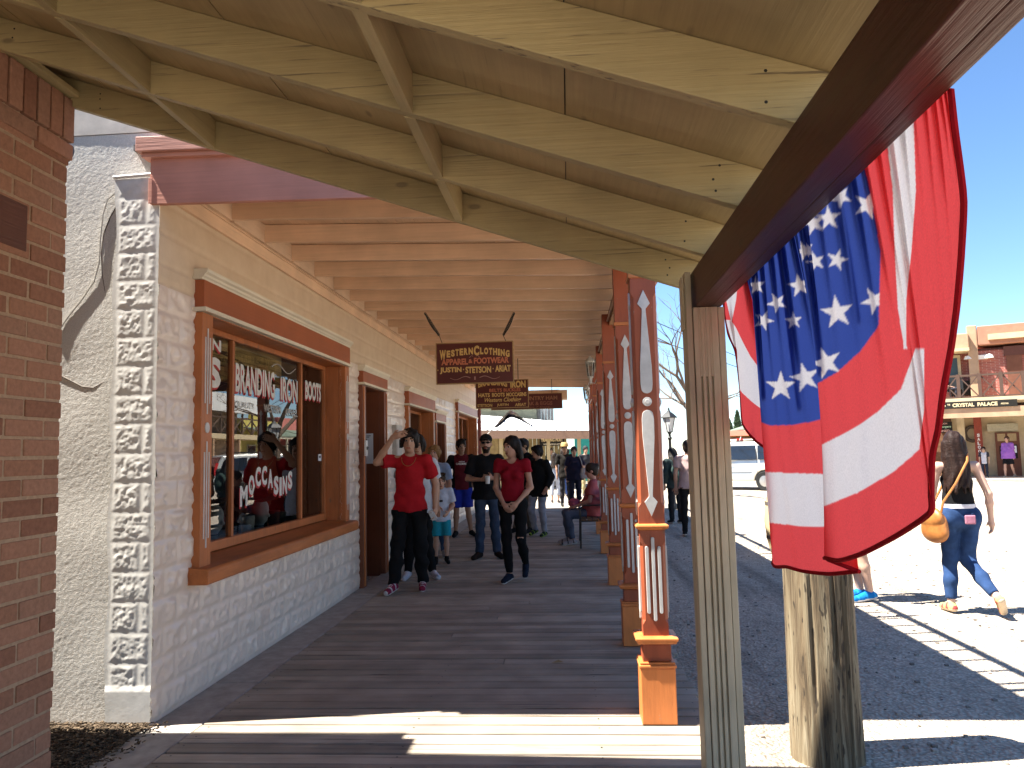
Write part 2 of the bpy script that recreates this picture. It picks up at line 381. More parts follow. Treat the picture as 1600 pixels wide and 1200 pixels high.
# ------------------------------------------------------------------ near brick building
nb=thing('brick_building','red brick building with a soldier course, close on the left of the walkway','building',(-2.5,3.62,0))
XW=-2.5; YE=3.62
b=MB(); bh,bl,mj=.092,.262,.016
z=-.12; row=0
while z<3.06:
    y=YE+.004*random.uniform(-1,1)-( .0 ); 
    first=True
    while y>-1.2:
        L=bl if not(first and row%2) else bl*.46
        r=lambda s:random.uniform(-s,s)
        b.box(XW-.11,XW+r(.0035),y-L+mj+r(.002),y+r(.003),z+r(.0015),z+bh-mj+r(.0015),0,random.random())
        y-=L; first=False
    z+=bh; row+=1
zs=z
y=YE+.02
while y>-1.2:                                    # soldier course steps out a little
    b.box(XW-.11,XW+.018+random.uniform(-.003,.003),y-.082+random.uniform(-.002,.002),y,zs+.03,zs+.25,0,random.random()); y-=.094
y=YE+.02
while y>-1.2:
    b.box(XW-.11,XW+.014+random.uniform(-.003,.003),y-.25,y,zs-.062,zs+.018,0,random.random()); y-=.262
b.box(XW-.4,XW-.0055,-1.2,YE-.002,-.13,zs+.262,1,.5)
build('wall',b,[brickm,mortar],nb,bevel=.004)
zt=zs+.262
b=MB(); b.box(-6.5,XW-.405,-1.2,YE-.02,-.13,4.1); b.box(XW-.40,XW-.12,-1.2,YE-.02,zt+.02,4.1); build('upper_wall',b,mortar,nb)
b=MB(); b.box(XW-.03,XW+.055,-1.2,YE+.03,zt,zt+.03); build('ledger',b,tany,nb,bevel=.003)
p0,p1=at(44,322,x=-2.495),at(44,395,x=-2.495)
b=MB(); b.box(XW-.1,XW+.006,1.9,p0[1],p1[2],p0[2]); build('lintel',b,paint('dark_timber',(.13,.05,.03),axis=1,crack=.8,bump=.6),nb,bevel=.006)
b=MB(); gz=at(103,235,y=3.9)[2]
b.box(-6.5,-2.66,YE-.02,3.90,gz+.05,gz+.075,0); build('eave',b,ironm,nb)
b=MB(); yg=3.97; xg=at(113,250,y=yg)[0]
prof=[(-.10,.055),(-.10,-.045),(-.02,-.045),(-.005,-.02),(.012,.0),(.02,.03),(.012,.055)]
b.prism([(yg+p,gz+q) for p,q in prof],lambda a,c,d:(d,a,c),-6.5,xg); build('gutter',b,ironm,nb,bevel=.003)

# ------------------------------------------------------------------ near porch
PY=3.66
zb=lambda x: 2.239+.349*(.613-x)
porch=thing('near_porch','tan timber porch roof sloping from the brick wall down to a dark red beam','porch',(-.9,PY,2.6))
RY=[3.66,3.06,2.46,1.83,1.22,.6,-.02,-.64]
for ry in RY:
    b=MB(); jig=random.uniform(-.006,.006)
    b.prism([(-3.3 if ry>3.6 else -2.62,zb(-3.3 if ry>3.6 else -2.62)+jig),(.655,zb(.655)+jig),(.655,zb(.655)+.145),(-3.3 if ry>3.6 else -2.62,zb(-3.3 if ry>3.6 else -2.62)+.145)],lambda a,c,d:(a,d,c),ry-.042,ry)
    for xn in (-1.745,-.50,.50,-2.35):
        for dn in (.035,.075,.11):
            xx,zz=xn+random.uniform(-.02,.02),zb(xn)+dn+random.uniform(-.01,.01)
            if random.random()<.75: b.add([(xx+.0045*math.cos(q),ry-.0425,zz+.0045*math.sin(q)) for q in np.linspace(0,6.283,7)[:-1]],[tuple(range(6))],1,0)
    build('rafter',b,[tanx,black],porch,bevel=.003)
for xb in (-.50,-1.745):
    for k in range(len(RY)-1):
        b=MB(); b.prism([(xb-.02,zb(xb)+.004),(xb+.02,zb(xb)-.006),(xb+.02,zb(xb)+.138),(xb-.02,zb(xb)+.143)],lambda a,c,d:(a,d,c),RY[k+1]+.001,RY[k]-.043)
        build('blocking',b,tany,porch,bevel=.002)
b=MB()
edges=[-3.3,-2.3,-1.13,.02,.655]
for a_,c_ in zip(edges[:-1],edges[1:]):
    for (ya,yb) in ((-1.2,1.84),(1.845,PY+.0)):
        b.prism([(a_+.002,zb(a_)+.147),(c_-.002,zb(c_)+.147),(c_-.002,zb(c_)+.162),(a_+.002,zb(a_)+.162)],lambda a,c,d:(a,d,c),ya,yb)
b.prism([(-3.3,zb(-3.3)+.163),(.672,zb(.672)+.163),(.672,zb(.672)+.19),(-3.3,zb(-3.3)+.19)],lambda a,c,d:(a,d,c),-1.2,PY+.01,1)
build('roof_deck',b,[ply,rough_mat('roof_felt',(.12,.11,.10))],porch)
BX0,BX1,BZ=.551,.668,2.097; PF=3.254
b=MB(); b.box(BX0,BX0+.068,-1.2,PF+.12,BZ,BZ+.160); b.box(BX0+.071,BX1,-1.2,PF+.12,BZ+.004,BZ+.160); build('beam',b,beam_m,porch,bevel=.004)

tp=thing('porch_post','square tan timber post with three long grooves under the dark red beam','post',(.60,PF,0))
b=MB(); x0,x1,y0=.540,.642,PF
b.box(x0,x1+.0,y0+.02,y0+.13,-.02,BZ-.002)     # core
gx=[x0+.025,x0+.047,x0+.069]; e=x0
for q in gx+[x1]:                                  # grooved front board
    b.box(e,(q-.004 if q!=x1 else q),y0,y0+.019,-.02,BZ-.003,0,.5); e=q+.004
for q in gx: b.box(q-.004,q+.004,y0,y0+.019,BZ-.30,BZ-.003,0,.5); b.box(q-.004,q+.004,y0+.012,y0+.0195,-.02,BZ-.30,0,.3)
build('shaft',b,tanz,tp,bevel=.003)
b=MB(); b.box(x1+.003,x1+.030,y0+.008,y0+.125,-.02,BZ-.004); build('side_board',b,tanz,tp,bevel=.003)
b=MB(); b.box(x0-.028,x0-.003,y0+.004,y0+.13,-.02,BZ+.15); b.box(x0-.036,x0-.029,y0+.03,y0+.12,BZ-.09,BZ+.14); build('side_board',b,tanz,tp,bevel=.003)

# round log post in the street
cy=4.035; cx=float(at(1294,1190,y=cy)[0])
lp=MB(); nseg=72; zs_=np.linspace(GZ-.05,1.62,90); V=[]; 
th=np.linspace(0,2*np.pi,nseg,endpoint=False)
TH,ZZ=np.meshgrid(th,zs_,indexing='xy')
crk=np.zeros_like(TH)
for c_,wd,dp,zlo,zhi in ((-1.72,.035,.030,.55,1.7),(-1.50,.03,.022,.35,1.7),(-1.15,.025,.018,-.2,1.0),(-2.1,.03,.016,.2,1.7),(-.8,.03,.02,.4,1.5),(-2.5,.03,.015,-.2,.9),(.5,.04,.03,-.2,1.7),(2,.05,.03,-.2,1.7)):
    dth=np.angle(np.exp(1j*(TH-c_-.05*vnoise(ZZ*3,0*ZZ+c_,0*ZZ)))); crk+=dp*np.exp(-(dth/wd)**2)*np.clip((ZZ-zlo)*6,0,1)*np.clip((zhi-ZZ)*6,0,1)
rad=.172-.006*(ZZ)+.006*vnoise(TH*3,ZZ*1.2,0*ZZ)+.0035*vnoise(np.cos(TH)*26,np.sin(TH)*26,ZZ*3)-crk-np.clip(ZZ-1.55,0,1)**2*4
Vp=np.stack([rad*np.cos(TH),rad*np.sin(TH),ZZ],-1).reshape(-1,3)
Fp=[(i*nseg+k,i*nseg+(k+1)%nseg,(i+1)*nseg+(k+1)%nseg,(i+1)*nseg+k) for i in range(len(zs_)-1) for k in range(nseg)]+[tuple((len(zs_)-1)*nseg+k for k in range(nseg))]
lp.add(Vp,Fp,0,.5); o=build('log_post',lp,polem,smooth=True,local=True); o.location=(cx,cy,0)
tag(o,'thick round weathered log post with long cracks standing in the street below the flag','post')

# ------------------------------------------------------------------ storefront
WX,WY,WEND=-2.43,4.37,20.35
sf=thing('storefront','long storefront clad in white stamped tin blocks with orange trimmed windows','building',(WX,WY,0))
OPEN=[(4.98,8.07,.77,2.50),(8.93,9.84,-.1,2.40),(11.47,13.45,.74,2.28),(13.86,14.72,-.1,2.12),(16.66,19.85,.74,2.46)]
def stamped(ys,zs,seedx):
    Yg,Zg=np.meshgrid(ys,zs,indexing='ij')
    bh_,bw_=.172,.30
    row=np.floor(Zg/bh_); yy=Yg/bw_+.5*(row%2); fz=Zg/bh_-row; fy=yy-np.floor(yy)
    dz=np.minimum(fz,1-fz)*bh_; dy=np.minimum(fy,1-fy)*bw_; d=np.minimum(dz,dy)
    lift=np.clip((d-.006)/.022,0,1); lift=lift*lift*(3-2*lift)
    cid=np.floor(yy)*7.3+row*3.1
    rock=vnoise(Yg*26+cid,Zg*26,0*Yg+seedx)*.55+vnoise(Yg*55+cid,Zg*55,0*Yg+seedx)*.3+vnoise(Yg*11+cid,Zg*11,0*Yg)*.4
    hgt=-.006+.011*lift+.016*rock*np.clip((d-.02)/.02,0,1)
    seam=.003*np.exp(-((Zg-1.03)/.006)**2)
    hi=np.clip((Zg-2.55)/.1,0,1)                      # plainer boards above the windows
    plain=.004-.008*np.exp(-(((Zg-2.6)%.19-.095)/.010)**2)+.0015*vnoise(Yg*9,Zg*20,0*Yg)
    return hgt*(1-hi)+plain*hi+seam+.006*vnoise(Yg*1.3,Zg*1.3,0*Yg)
ys=np.concatenate([np.arange(WY,10,.016),np.arange(10,WEND+.03,.035)]); zs=np.arange(-.02,3.24,.0145)
H=stamped(ys,zs,1.0); Yg,Zg=np.meshgrid(ys,zs,indexing='ij'); nz=len(zs)
V=np.stack([WX+H,Yg,Zg],-1).reshape(-1,3)
I,J=np.meshgrid(np.arange(len(ys)-1),np.arange(nz-1),indexing='ij'); cyy=(ys[:-1]+ys[1:])/2; czz=(zs[:-1]+zs[1:])/2
keep=np.ones(I.shape,bool)
for a_,c_,d_,e_ in OPEN: keep&=~((cyy[:,None]>a_)&(cyy[:,None]<c_)&(czz[None,:]>d_)&(czz[None,:]<e_))
i0=(I*nz+J)[keep]; F=np.stack([i0,i0+nz,i0+nz+1,i0+1],-1)
frz=rough_mat('frieze_bounce_warm',(.66,.52,.37),(.58,.44,.30),5,.12,.004,.5)  # upper boards coloured warmer to carry the bounce light off the ceiling
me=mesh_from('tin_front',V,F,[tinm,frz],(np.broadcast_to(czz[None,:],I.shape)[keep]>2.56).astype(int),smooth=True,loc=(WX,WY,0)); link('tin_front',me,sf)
# corner blocks on the side wall, pressed deep
qx=np.arange(-2.70,-2.424,.006); qz=np.arange(.02,3.215,.006)
Xq,Zq=np.meshgrid(qx,qz,indexing='ij'); row=np.floor(Zq/.172); alt=row%2
split=np.where(alt>0,-2.505,-2.9); dz=np.minimum(Zq/.172-row,1-(Zq/.172-row))*.172
dx=np.minimum(np.minimum(np.abs(Xq-split),Xq+2.685),-2.436-Xq); d=np.minimum(dz,np.clip(dx,0,1)); lift=np.clip((d-.005)/.02,0,1)
rock=vnoise(Xq*34,Zq*34,row*5+.3)*.7+vnoise(Xq*70,Zq*70,row*3)*.4
hq=.006+.0022*lift+.0034*np.clip(rock,-.5,.7)*np.clip((d-.014)/.02,0,1); low=np.clip((Zq-.19)/.03,0,1); hq=hq*low+.014*(1-low)
edge=.010*np.sin(Zq*9+1)*np.clip((-2.66-Xq)/.04,0,1)
V=np.stack([Xq+edge,WY-.002-hq,Zq],-1).reshape(-1,3); nq=len(qz)
I,J=np.meshgrid(np.arange(len(qx)-1),np.arange(nq-1),indexing='ij'); i0=(I*nq+J).ravel(); F=np.stack([i0,i0+nq,i0+nq+1,i0+1],-1)
tinw=rough_mat('stamped_tin_corner',(.70,.68,.64),(.58,.56,.52),14,.2,.006,.4)
link('corner_quoin',mesh_from('corner_quoin',V,F,[tinw],smooth=True,loc=(WX,WY,0)),sf)
b=MB(); b.tube([(-2.715,WY-.01,3.225),(-2.43,WY-.01,3.235)],.012,8); build('quoin_cap',b,tinw,sf)
# stucco side wall
sx_=np.arange(-3.9,-2.436,.006); sz=np.arange(-.06,3.52,.006); Xs,Zs=np.meshgrid(sx_,sz,indexing='ij')
hs=.004*vnoise(Xs*3,Zs*3,0*Xs)+.0002*vnoise(Xs*38,Zs*38,0*Xs)+.0005*vnoise(Xs*95,Zs*95,0*Xs)
V=np.stack([Xs,WY+.035-hs,Zs],-1).reshape(-1,3); n_=len(sz)
I,J=np.meshgrid(np.arange(len(sx_)-1),np.arange(n_-1),indexing='ij'); i0=(I*n_+J).ravel(); F=np.stack([i0,i0+n_,i0+n_+1,i0+1],-1)
link('stucco_side',mesh_from('stucco_side',V,F,[stuccom],smooth=True,loc=(WX,WY,0)),sf)
b=MB(); b.box(-7,-2.44,WY+.03,WY+.25,3.52,4.3); b.box(-7,-3.9,WY+.03,WY+.2,-.1,3.52); build('smooth_side',b,smoothst,sf)
b=MB(); b.box(-2.60,-2.42,WY+.25,WEND,3.40,4.7); build('parapet',b,paint('red_board',(.40,.075,.06),axis=1,crack=.2),sf)
b=MB(); b.box(-2.75,-2.60,WY+.16,WEND,3.24,3.40); b.box(-7,-6.9,WY,WEND,-.1,4.3); b.box(-7,-2.6,WY+.26,WEND,3.42,3.5); b.box(-7,-2.44,WEND-.05,WEND,-.1,4.3); build('roof',b,dark,sf)

def window(y0,y1,z0,z1,yi0,yi1,mull,name='window',main=False,rec=.19):
    """yi0..yi1 the clear opening, y0..y1 the outer edges of the side trims"""
    P=.055; gx=WX-rec
    f=MB()
    f.box(WX-.02,WX+P,y0,yi0,z0+.10,z1,0,.5); f.box(WX-.02,WX+P,yi1,y1,z0+.10,z1,0,.5)
    f.box(gx-.02,WX-.021,yi0-.03,yi0-.002,z0+.1,z1,0,.4); f.box(gx-.02,WX-.021,yi1+.002,yi1+.03,z0+.1,z1,0,.4)
    f.box(gx-.02,WX+P-.02,yi0-.002,yi1+.002,z1-.002,z1+.03,0,.3)
    f.box(gx-.02,gx+.035,yi0,yi1,z0+.13,z0+.20,0,.6); f.box(gx-.02,gx+.03,yi0,yi1,z1-.045,z1-.003,0,.5)
    f.box(gx-.02,gx+.03,yi0,yi0+.05,z0+.2,z1-.045,0,.5); f.box(gx-.02,gx+.03,yi1-.05,yi1,z0+.2,z1-.045,0,.5)
    W=build(name,f,orangew,sf,bevel=.004)
    h=MB(); h.box(WX-.01,WX+P+.012,y0-.005,y1+.005,z1+.032,z1+.215); build('header',h,rusty,W,bevel=.003)
    c=MB(); c.box(WX-.01,WX+P+.03,y0-.02,y1+.02,z1+.004,z1+.031)
    prof=[(0,.216),(P+.015,.216),(P+.02,.228),(P+.03,.236),(P+.034,.25),(P+.05,.262),(P+.055,.275),(P+.055,.284),(0,.284)]
    c.prism([(WX-.01+p,z1+q) for p,q in prof],lambda a,q,d:(a,d,q),y0-.03,y1+.03); build('cornice',c,cream,W)
    s=MB(); s.prism([(gx-.02,z0+.128),(WX+P-.01,z0+.105),(WX+P+.07,z0+.10),(WX+P+.085,z0+.085),(WX+P+.085,z0+.01),(WX+P+.07,z0),(WX-.01,z0),(gx-.02,z0+.04)],lambda a,q,d:(a,d,q),y0-.05,y1+.05)
    build('sill',s,orangey,W,bevel=.006)
    for ym in mull:
        q=MB(); q.box(gx-.018,gx+.025,ym-.019,ym+.019,z0+.2,z1-.045); build('mullion',q,orangew,W,bevel=.003)
    gl=MB(); es=[yi0+.05]+[ym for ym in mull]+[yi1-.05]
    for a_,c_ in zip(es[:-1],es[1:]):
        a2=a_+(.019 if a_ in mull else 0); c2=c_-(.019 if c_ in mull else 0)
        gl.add([(gx,a2,z0+.2),(gx,c2,z0+.2),(gx,c2,z1-.045),(gx,a2,z1-.045)],[(0,1,2,3)])
    build('glass',gl,glassm,W,recalc=False)
    for side in ((y0+yi0)/2,(y1+yi1)/2):
        ln=MB()
        for k,dy in enumerate((-.032,0,.032)):
            zz=(z0+z1)/2+.12; st=.14+(.07 if k!=1 else 0)
            for (za,zc) in ((z0+.22+(.06 if k!=1 else 0),zz-.09-(.07 if k!=1 else 0)),(zz+.09+(.07 if k!=1 else 0),z1-.10-(.06 if k!=1 else 0))):
                ln.box(WX+P-.002,WX+P+.004,side+dy-.006,side+dy+.006,za,zc,0,.5)
        ln.prism([(side+.03*math.cos(q),zz+.035*math.sin(q)) for q in np.linspace(0,6.283,17)[:-1]],lambda a,q,d:(d,a,q),WX+P-.002,WX+P+.006)
        build('trim_inlay',ln,greyorn,W)
    return W
W1=window(4.83,8.21,.71,2.47,4.98,8.07,[5.80,7.34],main=True)
W2=window(11.33,13.60,.68,2.24,11.47,13.45,[12.46]); W3=window(16.5,20.0,.68,2.40,16.66,19.85,[17.7,18.8])
gx=WX-.19
tx=gx+.004; lmats=[rough_mat('window_white',(.66,.64,.58),None,20,.02),redp,rough_mat('faded_letters',(.42,.38,.33),None,20,.02)]
fn=lambda a,q:(tx,a,q)
fr=lambda a,q:(tx-.0015,a,q)
def T(s,y0,y1,z0,z1,mat=0,shadow=True,add=None,**k):
    tm=MB(); put_text(tm,s,fn,y0,y1,z0,z1,mat,**k)
    if shadow: put_text(tm,s,lambda a,q:(tx-.0015,a-.012,q-.017),y0,y1,z0,z1,1,**k)
    if add is None: build('lettering',tm,lmats,W1,recalc=False)
    else: add.v,add.f,add.m,add.t=add.v+tm.v,add.f+[tuple(i+len(add.v) for i in f) for f in tm.f],add.m+tm.m,add.t+tm.t
gy=lambda px,py: at(px,py,x=gx)
a_,c_=gy(363,612),gy(463,628); T('BRANDING',5.88,6.70,2.03,2.265,0,bold=.03); T('IRON',6.84,7.28,2.03,2.245,0,bold=.03)
T('BOOTS',7.50,7.99,2.08,2.275,0,bold=.04);
T('WESTERN',4.60,5.62,2.31,2.40,0,bold=.03); T('HATS',4.55,5.62,2.03,2.26,0,bold=.05)
T('QUALITY',5.88,6.25,1.90,1.96,2,False,bold=.0); T('WESTERN',6.45,6.85,1.90,1.97,2,False); T('APPAREL',6.95,7.28,1.89,1.96,2,False)
mo='MOCCASINS'; tm=MB(); zm=[1.12,1.20,1.265,1.27,1.24,1.175,1.16,1.17,1.21]
y=5.98
for k,ch in enumerate(mo):
    wd=.145 if ch=='M' else (.055 if ch=='I' else .112); T(ch,y,y+wd,zm[k],zm[k]+.165,0,bold=.045,add=tm); y+=wd+.022
# a flourish over the lettering
build('lettering',tm,lmats,W1,recalc=False); tm=MB(); fl=[(tx,6.62+.6*t,2.31+.035*math.sin(t*7)+.02*t) for t in np.linspace(0,1,24)]; tm.tube(fl,.005,5,2); build('flourish',tm,lmats,W1,recalc=False)
b=MB(); q=gy(500,690); b.box(tx,tx+.002,7.90,7.99,1.46,1.53,0); b.box(tx+.002,tx+.003,7.92,7.97,1.49,1.515,1); build('sticker',b,[paper,black],W1)
# doorways
def doorway(y0,y1,z1,yi0,yi1,lite=True):
    P=.05; f=MB()
    f.box(WX-.02,WX+P,y0,yi0,-.004,z1,0,.5); f.box(WX-.02,WX+P,yi1,y1,-.004,z1,0,.5)
    f.box(WX-.55,WX-.021,yi1+.002,yi1+.03,-.03,z1,0,.2); f.box(WX-.55,WX-.021,yi0-.03,yi0-.002,-.03,z1,0,.2); f.box(WX-.55,WX+P-.02,yi0,yi1,z1-.002,z1+.03,0,.2)
    W=build('doorway',f,[browndoor],sf,bevel=.004)
    t_=MB(); t_.box(WX+P+.001,WX+P+.012,y0+.02,y0+.05,.02,z1-.02); t_.box(WX+P+.001,WX+P+.012,y1-.05,y1-.02,.02,z1-.02); build('trim',t_,orange,W,bevel=.003)
    h=MB(); h.box(WX-.01,WX+P+.012,y0-.005,y1+.005,z1+.032,z1+.165); build('header',h,rusty,W,bevel=.003)
    c=MB(); c.box(WX-.01,WX+P+.028,y0-.015,y1+.015,z1+.004,z1+.031); prof=[(0,.166),(P+.015,.166),(P+.03,.186),(P+.05,.21),(P+.055,.232),(0,.232)]
    c.prism([(WX-.01+p,z1+q) for p,q in prof],lambda a,q,d:(a,d,q),y0-.03,y1+.03); build('cornice',c,cream,W)
    d=MB(); xd=WX-.42; d.box(xd-.04,xd,yi0,yi0+.11,0,z1); d.box(xd-.04,xd,yi1-.11,yi1,0,z1); d.box(xd-.04,xd,yi0+.11,yi1-.11,0,.9); d.box(xd-.04,xd,yi0+.11,yi1-.11,z1-.3,z1)
    D=build('door',d,browndoor,W,bevel=.004)
    q=MB(); q.add([(xd-.02,yi0+.11,.9),(xd-.02,yi1-.11,.9),(xd-.02,yi1-.11,z1-.3),(xd-.02,yi0+.11,z1-.3)],[(0,1,2,3)]); build('door_glass',q,glassm,W,recalc=False)
    k=MB(); k.lathe([(.012,0),(.012,.03),(.03,.04),(.032,.06),(.015,.075)],(0,0,0),12); 
    k.v=[(xd+v[2],yi0+.16+v[0],1.0+v[1]) for v in k.v]; build('knob',k,rough_mat('brass',(.5,.35,.12),None,10,.02,.003,.3,2,.5,1.0),W,smooth=True)
    return W
doorway(8.78,9.98,2.33,8.93,9.84); doorway(13.72,14.86,2.08,13.86,14.72)
# rooms behind the glass
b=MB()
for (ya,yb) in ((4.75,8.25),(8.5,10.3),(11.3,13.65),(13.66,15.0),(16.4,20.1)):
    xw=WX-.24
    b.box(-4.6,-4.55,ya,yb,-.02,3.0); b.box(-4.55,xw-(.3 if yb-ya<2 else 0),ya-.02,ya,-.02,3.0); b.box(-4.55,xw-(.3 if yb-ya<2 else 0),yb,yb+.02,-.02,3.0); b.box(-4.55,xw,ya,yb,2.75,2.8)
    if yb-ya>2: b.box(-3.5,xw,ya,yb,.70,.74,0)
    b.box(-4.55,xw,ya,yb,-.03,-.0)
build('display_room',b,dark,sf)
b=MB()
for k in range(9): b.box(gx-.14,gx-.09,5.6+.0,7.1,2.12+k*.038,2.155+k*.038,0,random.random())
build('valance',b,paint('rough_timber',(.58,.37,.13),axis=1,crack=.95,crack_at=.47,var=.4,bump=1,fine=30,dirt=(.06,.035,.015)),sf)
# drainpipe at the far corner
b=MB(); b.tube([(WX+.06,20.45,0),(WX+.06,20.45,2.9)],.05,12)
for zz in (.5,1.5,2.3): b.tube([(WX+.06,20.45,zz),(WX+.06,20.45,zz+.05)],.058,12)
build('drainpipe',b,paint('pipe_red',(.24,.06,.045),axis=2),sf,smooth=True)
# service boxes
b=MB(); b.box(WX-.01,WX+.06,10.50,10.86,1.42,1.92,0); b.box(WX+.06,WX+.065,10.53,10.83,1.45,1.89,0); b.box(WX+.065,WX+.08,10.64,10.70,1.60,1.72,1)
o=build('meter_panel',b,[rough_mat('grey_panel',(.5,.45,.4),None,10,.05,.003,.45),black],loc=(WX,10.68,1.42),bevel=.004); tag(o,'pale metal meter cabinet on the tin wall between doorway and second window','meter cabinet')
b=MB(); b.box(WX+.062,WX+.085,8.79,8.87,1.50,1.68,0); b.box(WX+.085,WX+.092,8.81,8.85,1.57,1.61,1); o=build('letter_box',b,[whitep,black],loc=(WX+.05,8.83,1.5),bevel=.003); tag(o,'small white switch box on the orange door trim','switch box')
b=MB(); b.box(WX-.36,WX-.10,9.833,9.836,1.40,1.79,0); b.box(WX-.29,WX-.18,9.831,9.833,1.64,1.72,1,.5)
for zz,ww in ((1.755,.2),(1.738,.16),(1.60,.15),(1.585,.11)): b.box(WX-.23-ww/2,WX-.23+ww/2,9.831,9.833,zz,zz+.009,1,.5)
o=build('paper_notice',b,[paper,rough_mat('ink',(.12,.13,.12))],loc=(WX-.23,9.834,1.4)); tag(o,'white paper notice taped inside the first doorway','notice')
b=MB(); b.box(WX+.02,WX+.05,10.72,10.80,1.02,1.16,0); b.tube([(WX+.05,10.76,1.12),(WX+.12,10.76,1.10),(WX+.12,10.76,1.04)],.012,8,0); o=build('hose_bib',b,[black],loc=(WX,10.76,1.02)); tag(o,'small black tap on the tin wall below the meter cabinet','tap')

# thin wire on the stucco wall, and an added dark strand for its shadow
b=MB(); sy_=WY+.028
pts=[at(px,py,y=sy_) for px,py in ((182,300),(168,312),(161,335),(157,372),(155,410),(147,440),(128,468),(105,497),(84,528))]
b.tube(pts,.0045,6); o=build('thin_cable',b,wire_m,loc=tuple(pts[0])); tag(o,'thin pale wire curving down the stucco wall','wire')
b=MB(); pts=[at(px,py,y=WY+.037) for px,py in ((84,582),(105,592),(128,604),(146,606),(160,598),(178,594),(181,575),(178,540),(172,505),(167,470),(160,430),(158,395),(162,365),(172,340),(182,322))]
b.tube(pts,.0035,8); o=build('wire_shadow',b,rough_mat('wire_shadow_grey',(.20,.17,.15),None,10,.1),loc=tuple(pts[0])); tag(o,'dark strand added on the stucco wall as the shadow of the thin wire','cable')

# ------------------------------------------------------------------ storefront porch
sp=thing('store_porch','peach porch ceiling of joists and boards with a mauve fascia','porch',(-1,WY,3.1))
zj=lambda x: 3.215-.035*(x+2.43)
XR=.52
for k in range(26):
    yj=4.62+.60*k
    if yj>19.9: break
    b=MB(); b.prism([(-2.40,zj(-2.40)),(XR,zj(XR)),(XR,zj(XR)+.14),(-2.40,zj(-2.40)+.14)],lambda a,c,d:(a,d,c),yj,yj+.04)
    build('joist',b,peach,sp,bevel=.003)
    if yj<19.2:
        b=MB(); b.box(-2.395,-2.36,yj+.041,yj+.599,3.205,3.352); build('blocking',b,peachpale,sp)
b=MB(); x=-2.425; 
while x<XR+.28:
    b.prism([(x,zj(x)+.145),(x+.138,zj(x+.138)+.145),(x+.138,zj(x+.138)+.163),(x,zj(x)+.163)],lambda a,c,d:(a,d,c),WY+.03,20.1); x+=.142
build('ceiling_boards',b,peachy,sp)
b=MB(); b.prism([(-2.6,zj(-2.6)+.17),(XR+.30,zj(XR+.3)+.17),(XR+.30,zj(XR+.3)+.21),(-2.6,zj(-2.6)+.21)],lambda a,c,d:(a,d,c),WY+.0,20.15); build('roofing',b,rough_mat('roof_sheet',(.2,.18,.17)),sp)
b=MB(); b.box(-2.425,-2.40,WY+.03,19.9,3.10,3.225); b.box(-2.425,-2.385,WY+.03,19.9,3.19,3.204); build('ledger',b,peachy,sp,bevel=.002)
b=MB(); b.prism([(-2.47,3.04),(XR+.28,2.98),(XR+.28,3.27),(-2.47,3.335)],lambda a,c,d:(a,d,c),WY-.035,WY+.004); b.box(-2.478,-2.455,WY-.04,WY-.036,3.04,3.20); build('fascia',b,mauve,sp,bevel=.003)
b=MB(); b.prism([(-2.53,3.345),(XR+.3,3.285),(XR+.3,3.375),(-2.53,3.435)],lambda a,c,d:(a,d,c),WY-.10,WY+.02); b.prism([(-2.51,3.318),(XR+.3,3.26),(XR+.3,3.284),(-2.51,3.344)],lambda a,c,d:(a,d,c),WY-.07,WY+.02); build('cornice',b,paint('mauve_trim',(.58,.27,.20),axis=0,crack=.15),sp,bevel=.004)
b=MB(); b.box(-1.9,.2,WY+.06,WY+.12,3.44,3.9); build('roof_board',b,paint('red_board2',(.40,.06,.05),axis=0),sp)
# eave beam over the posts, drooping pale board inside it
b=MB(); b.box(XR-.02,XR+.06,WY+.03,20.1,2.93,3.10); build('eave_beam',b,paint('eave_timber',(.36,.20,.10),axis=1),sp,bevel=.004)
b=MB(); b.box(XR+.22,XR+.30,WY+.03,20.1,2.96,3.12); build('outer_fascia',b,mauve,sp)
b=MB(); b.tube([(XR-.035,WY+.1,2.98),(XR-.035,20,2.98)],.012,8); build('conduit',b,peachpale,sp)
b=MB(); b.box(-1.2,-.2,19.9,20.1,2.93,3.1,0); b.box(-.25,0,19.4,20.0,2.82,3.05,0); build('end_beam',b,peachpale,sp,bevel=.01)
# railing on the porch roof (it throws the barred shadow in the street)
b=MB(); xr=XR+.28; zr=3.30
b.box(xr-.03,xr+.03,WY,20.1,zr+.52,zr+.57); b.box(xr-.02,xr+.02,WY,20.1,zr+.0,zr+.03)
y=WY
while y<20.1: b.box(xr-.015,xr+.015,y,y+.035,zr+.03,zr+.52); y+=.27
y=WY+.4
while y<20.1: b.box(xr-.035,xr+.035,y,y+.05,zr-.05,zr+.72); y+=2.1
build('roof_railing',b,rust,sp)

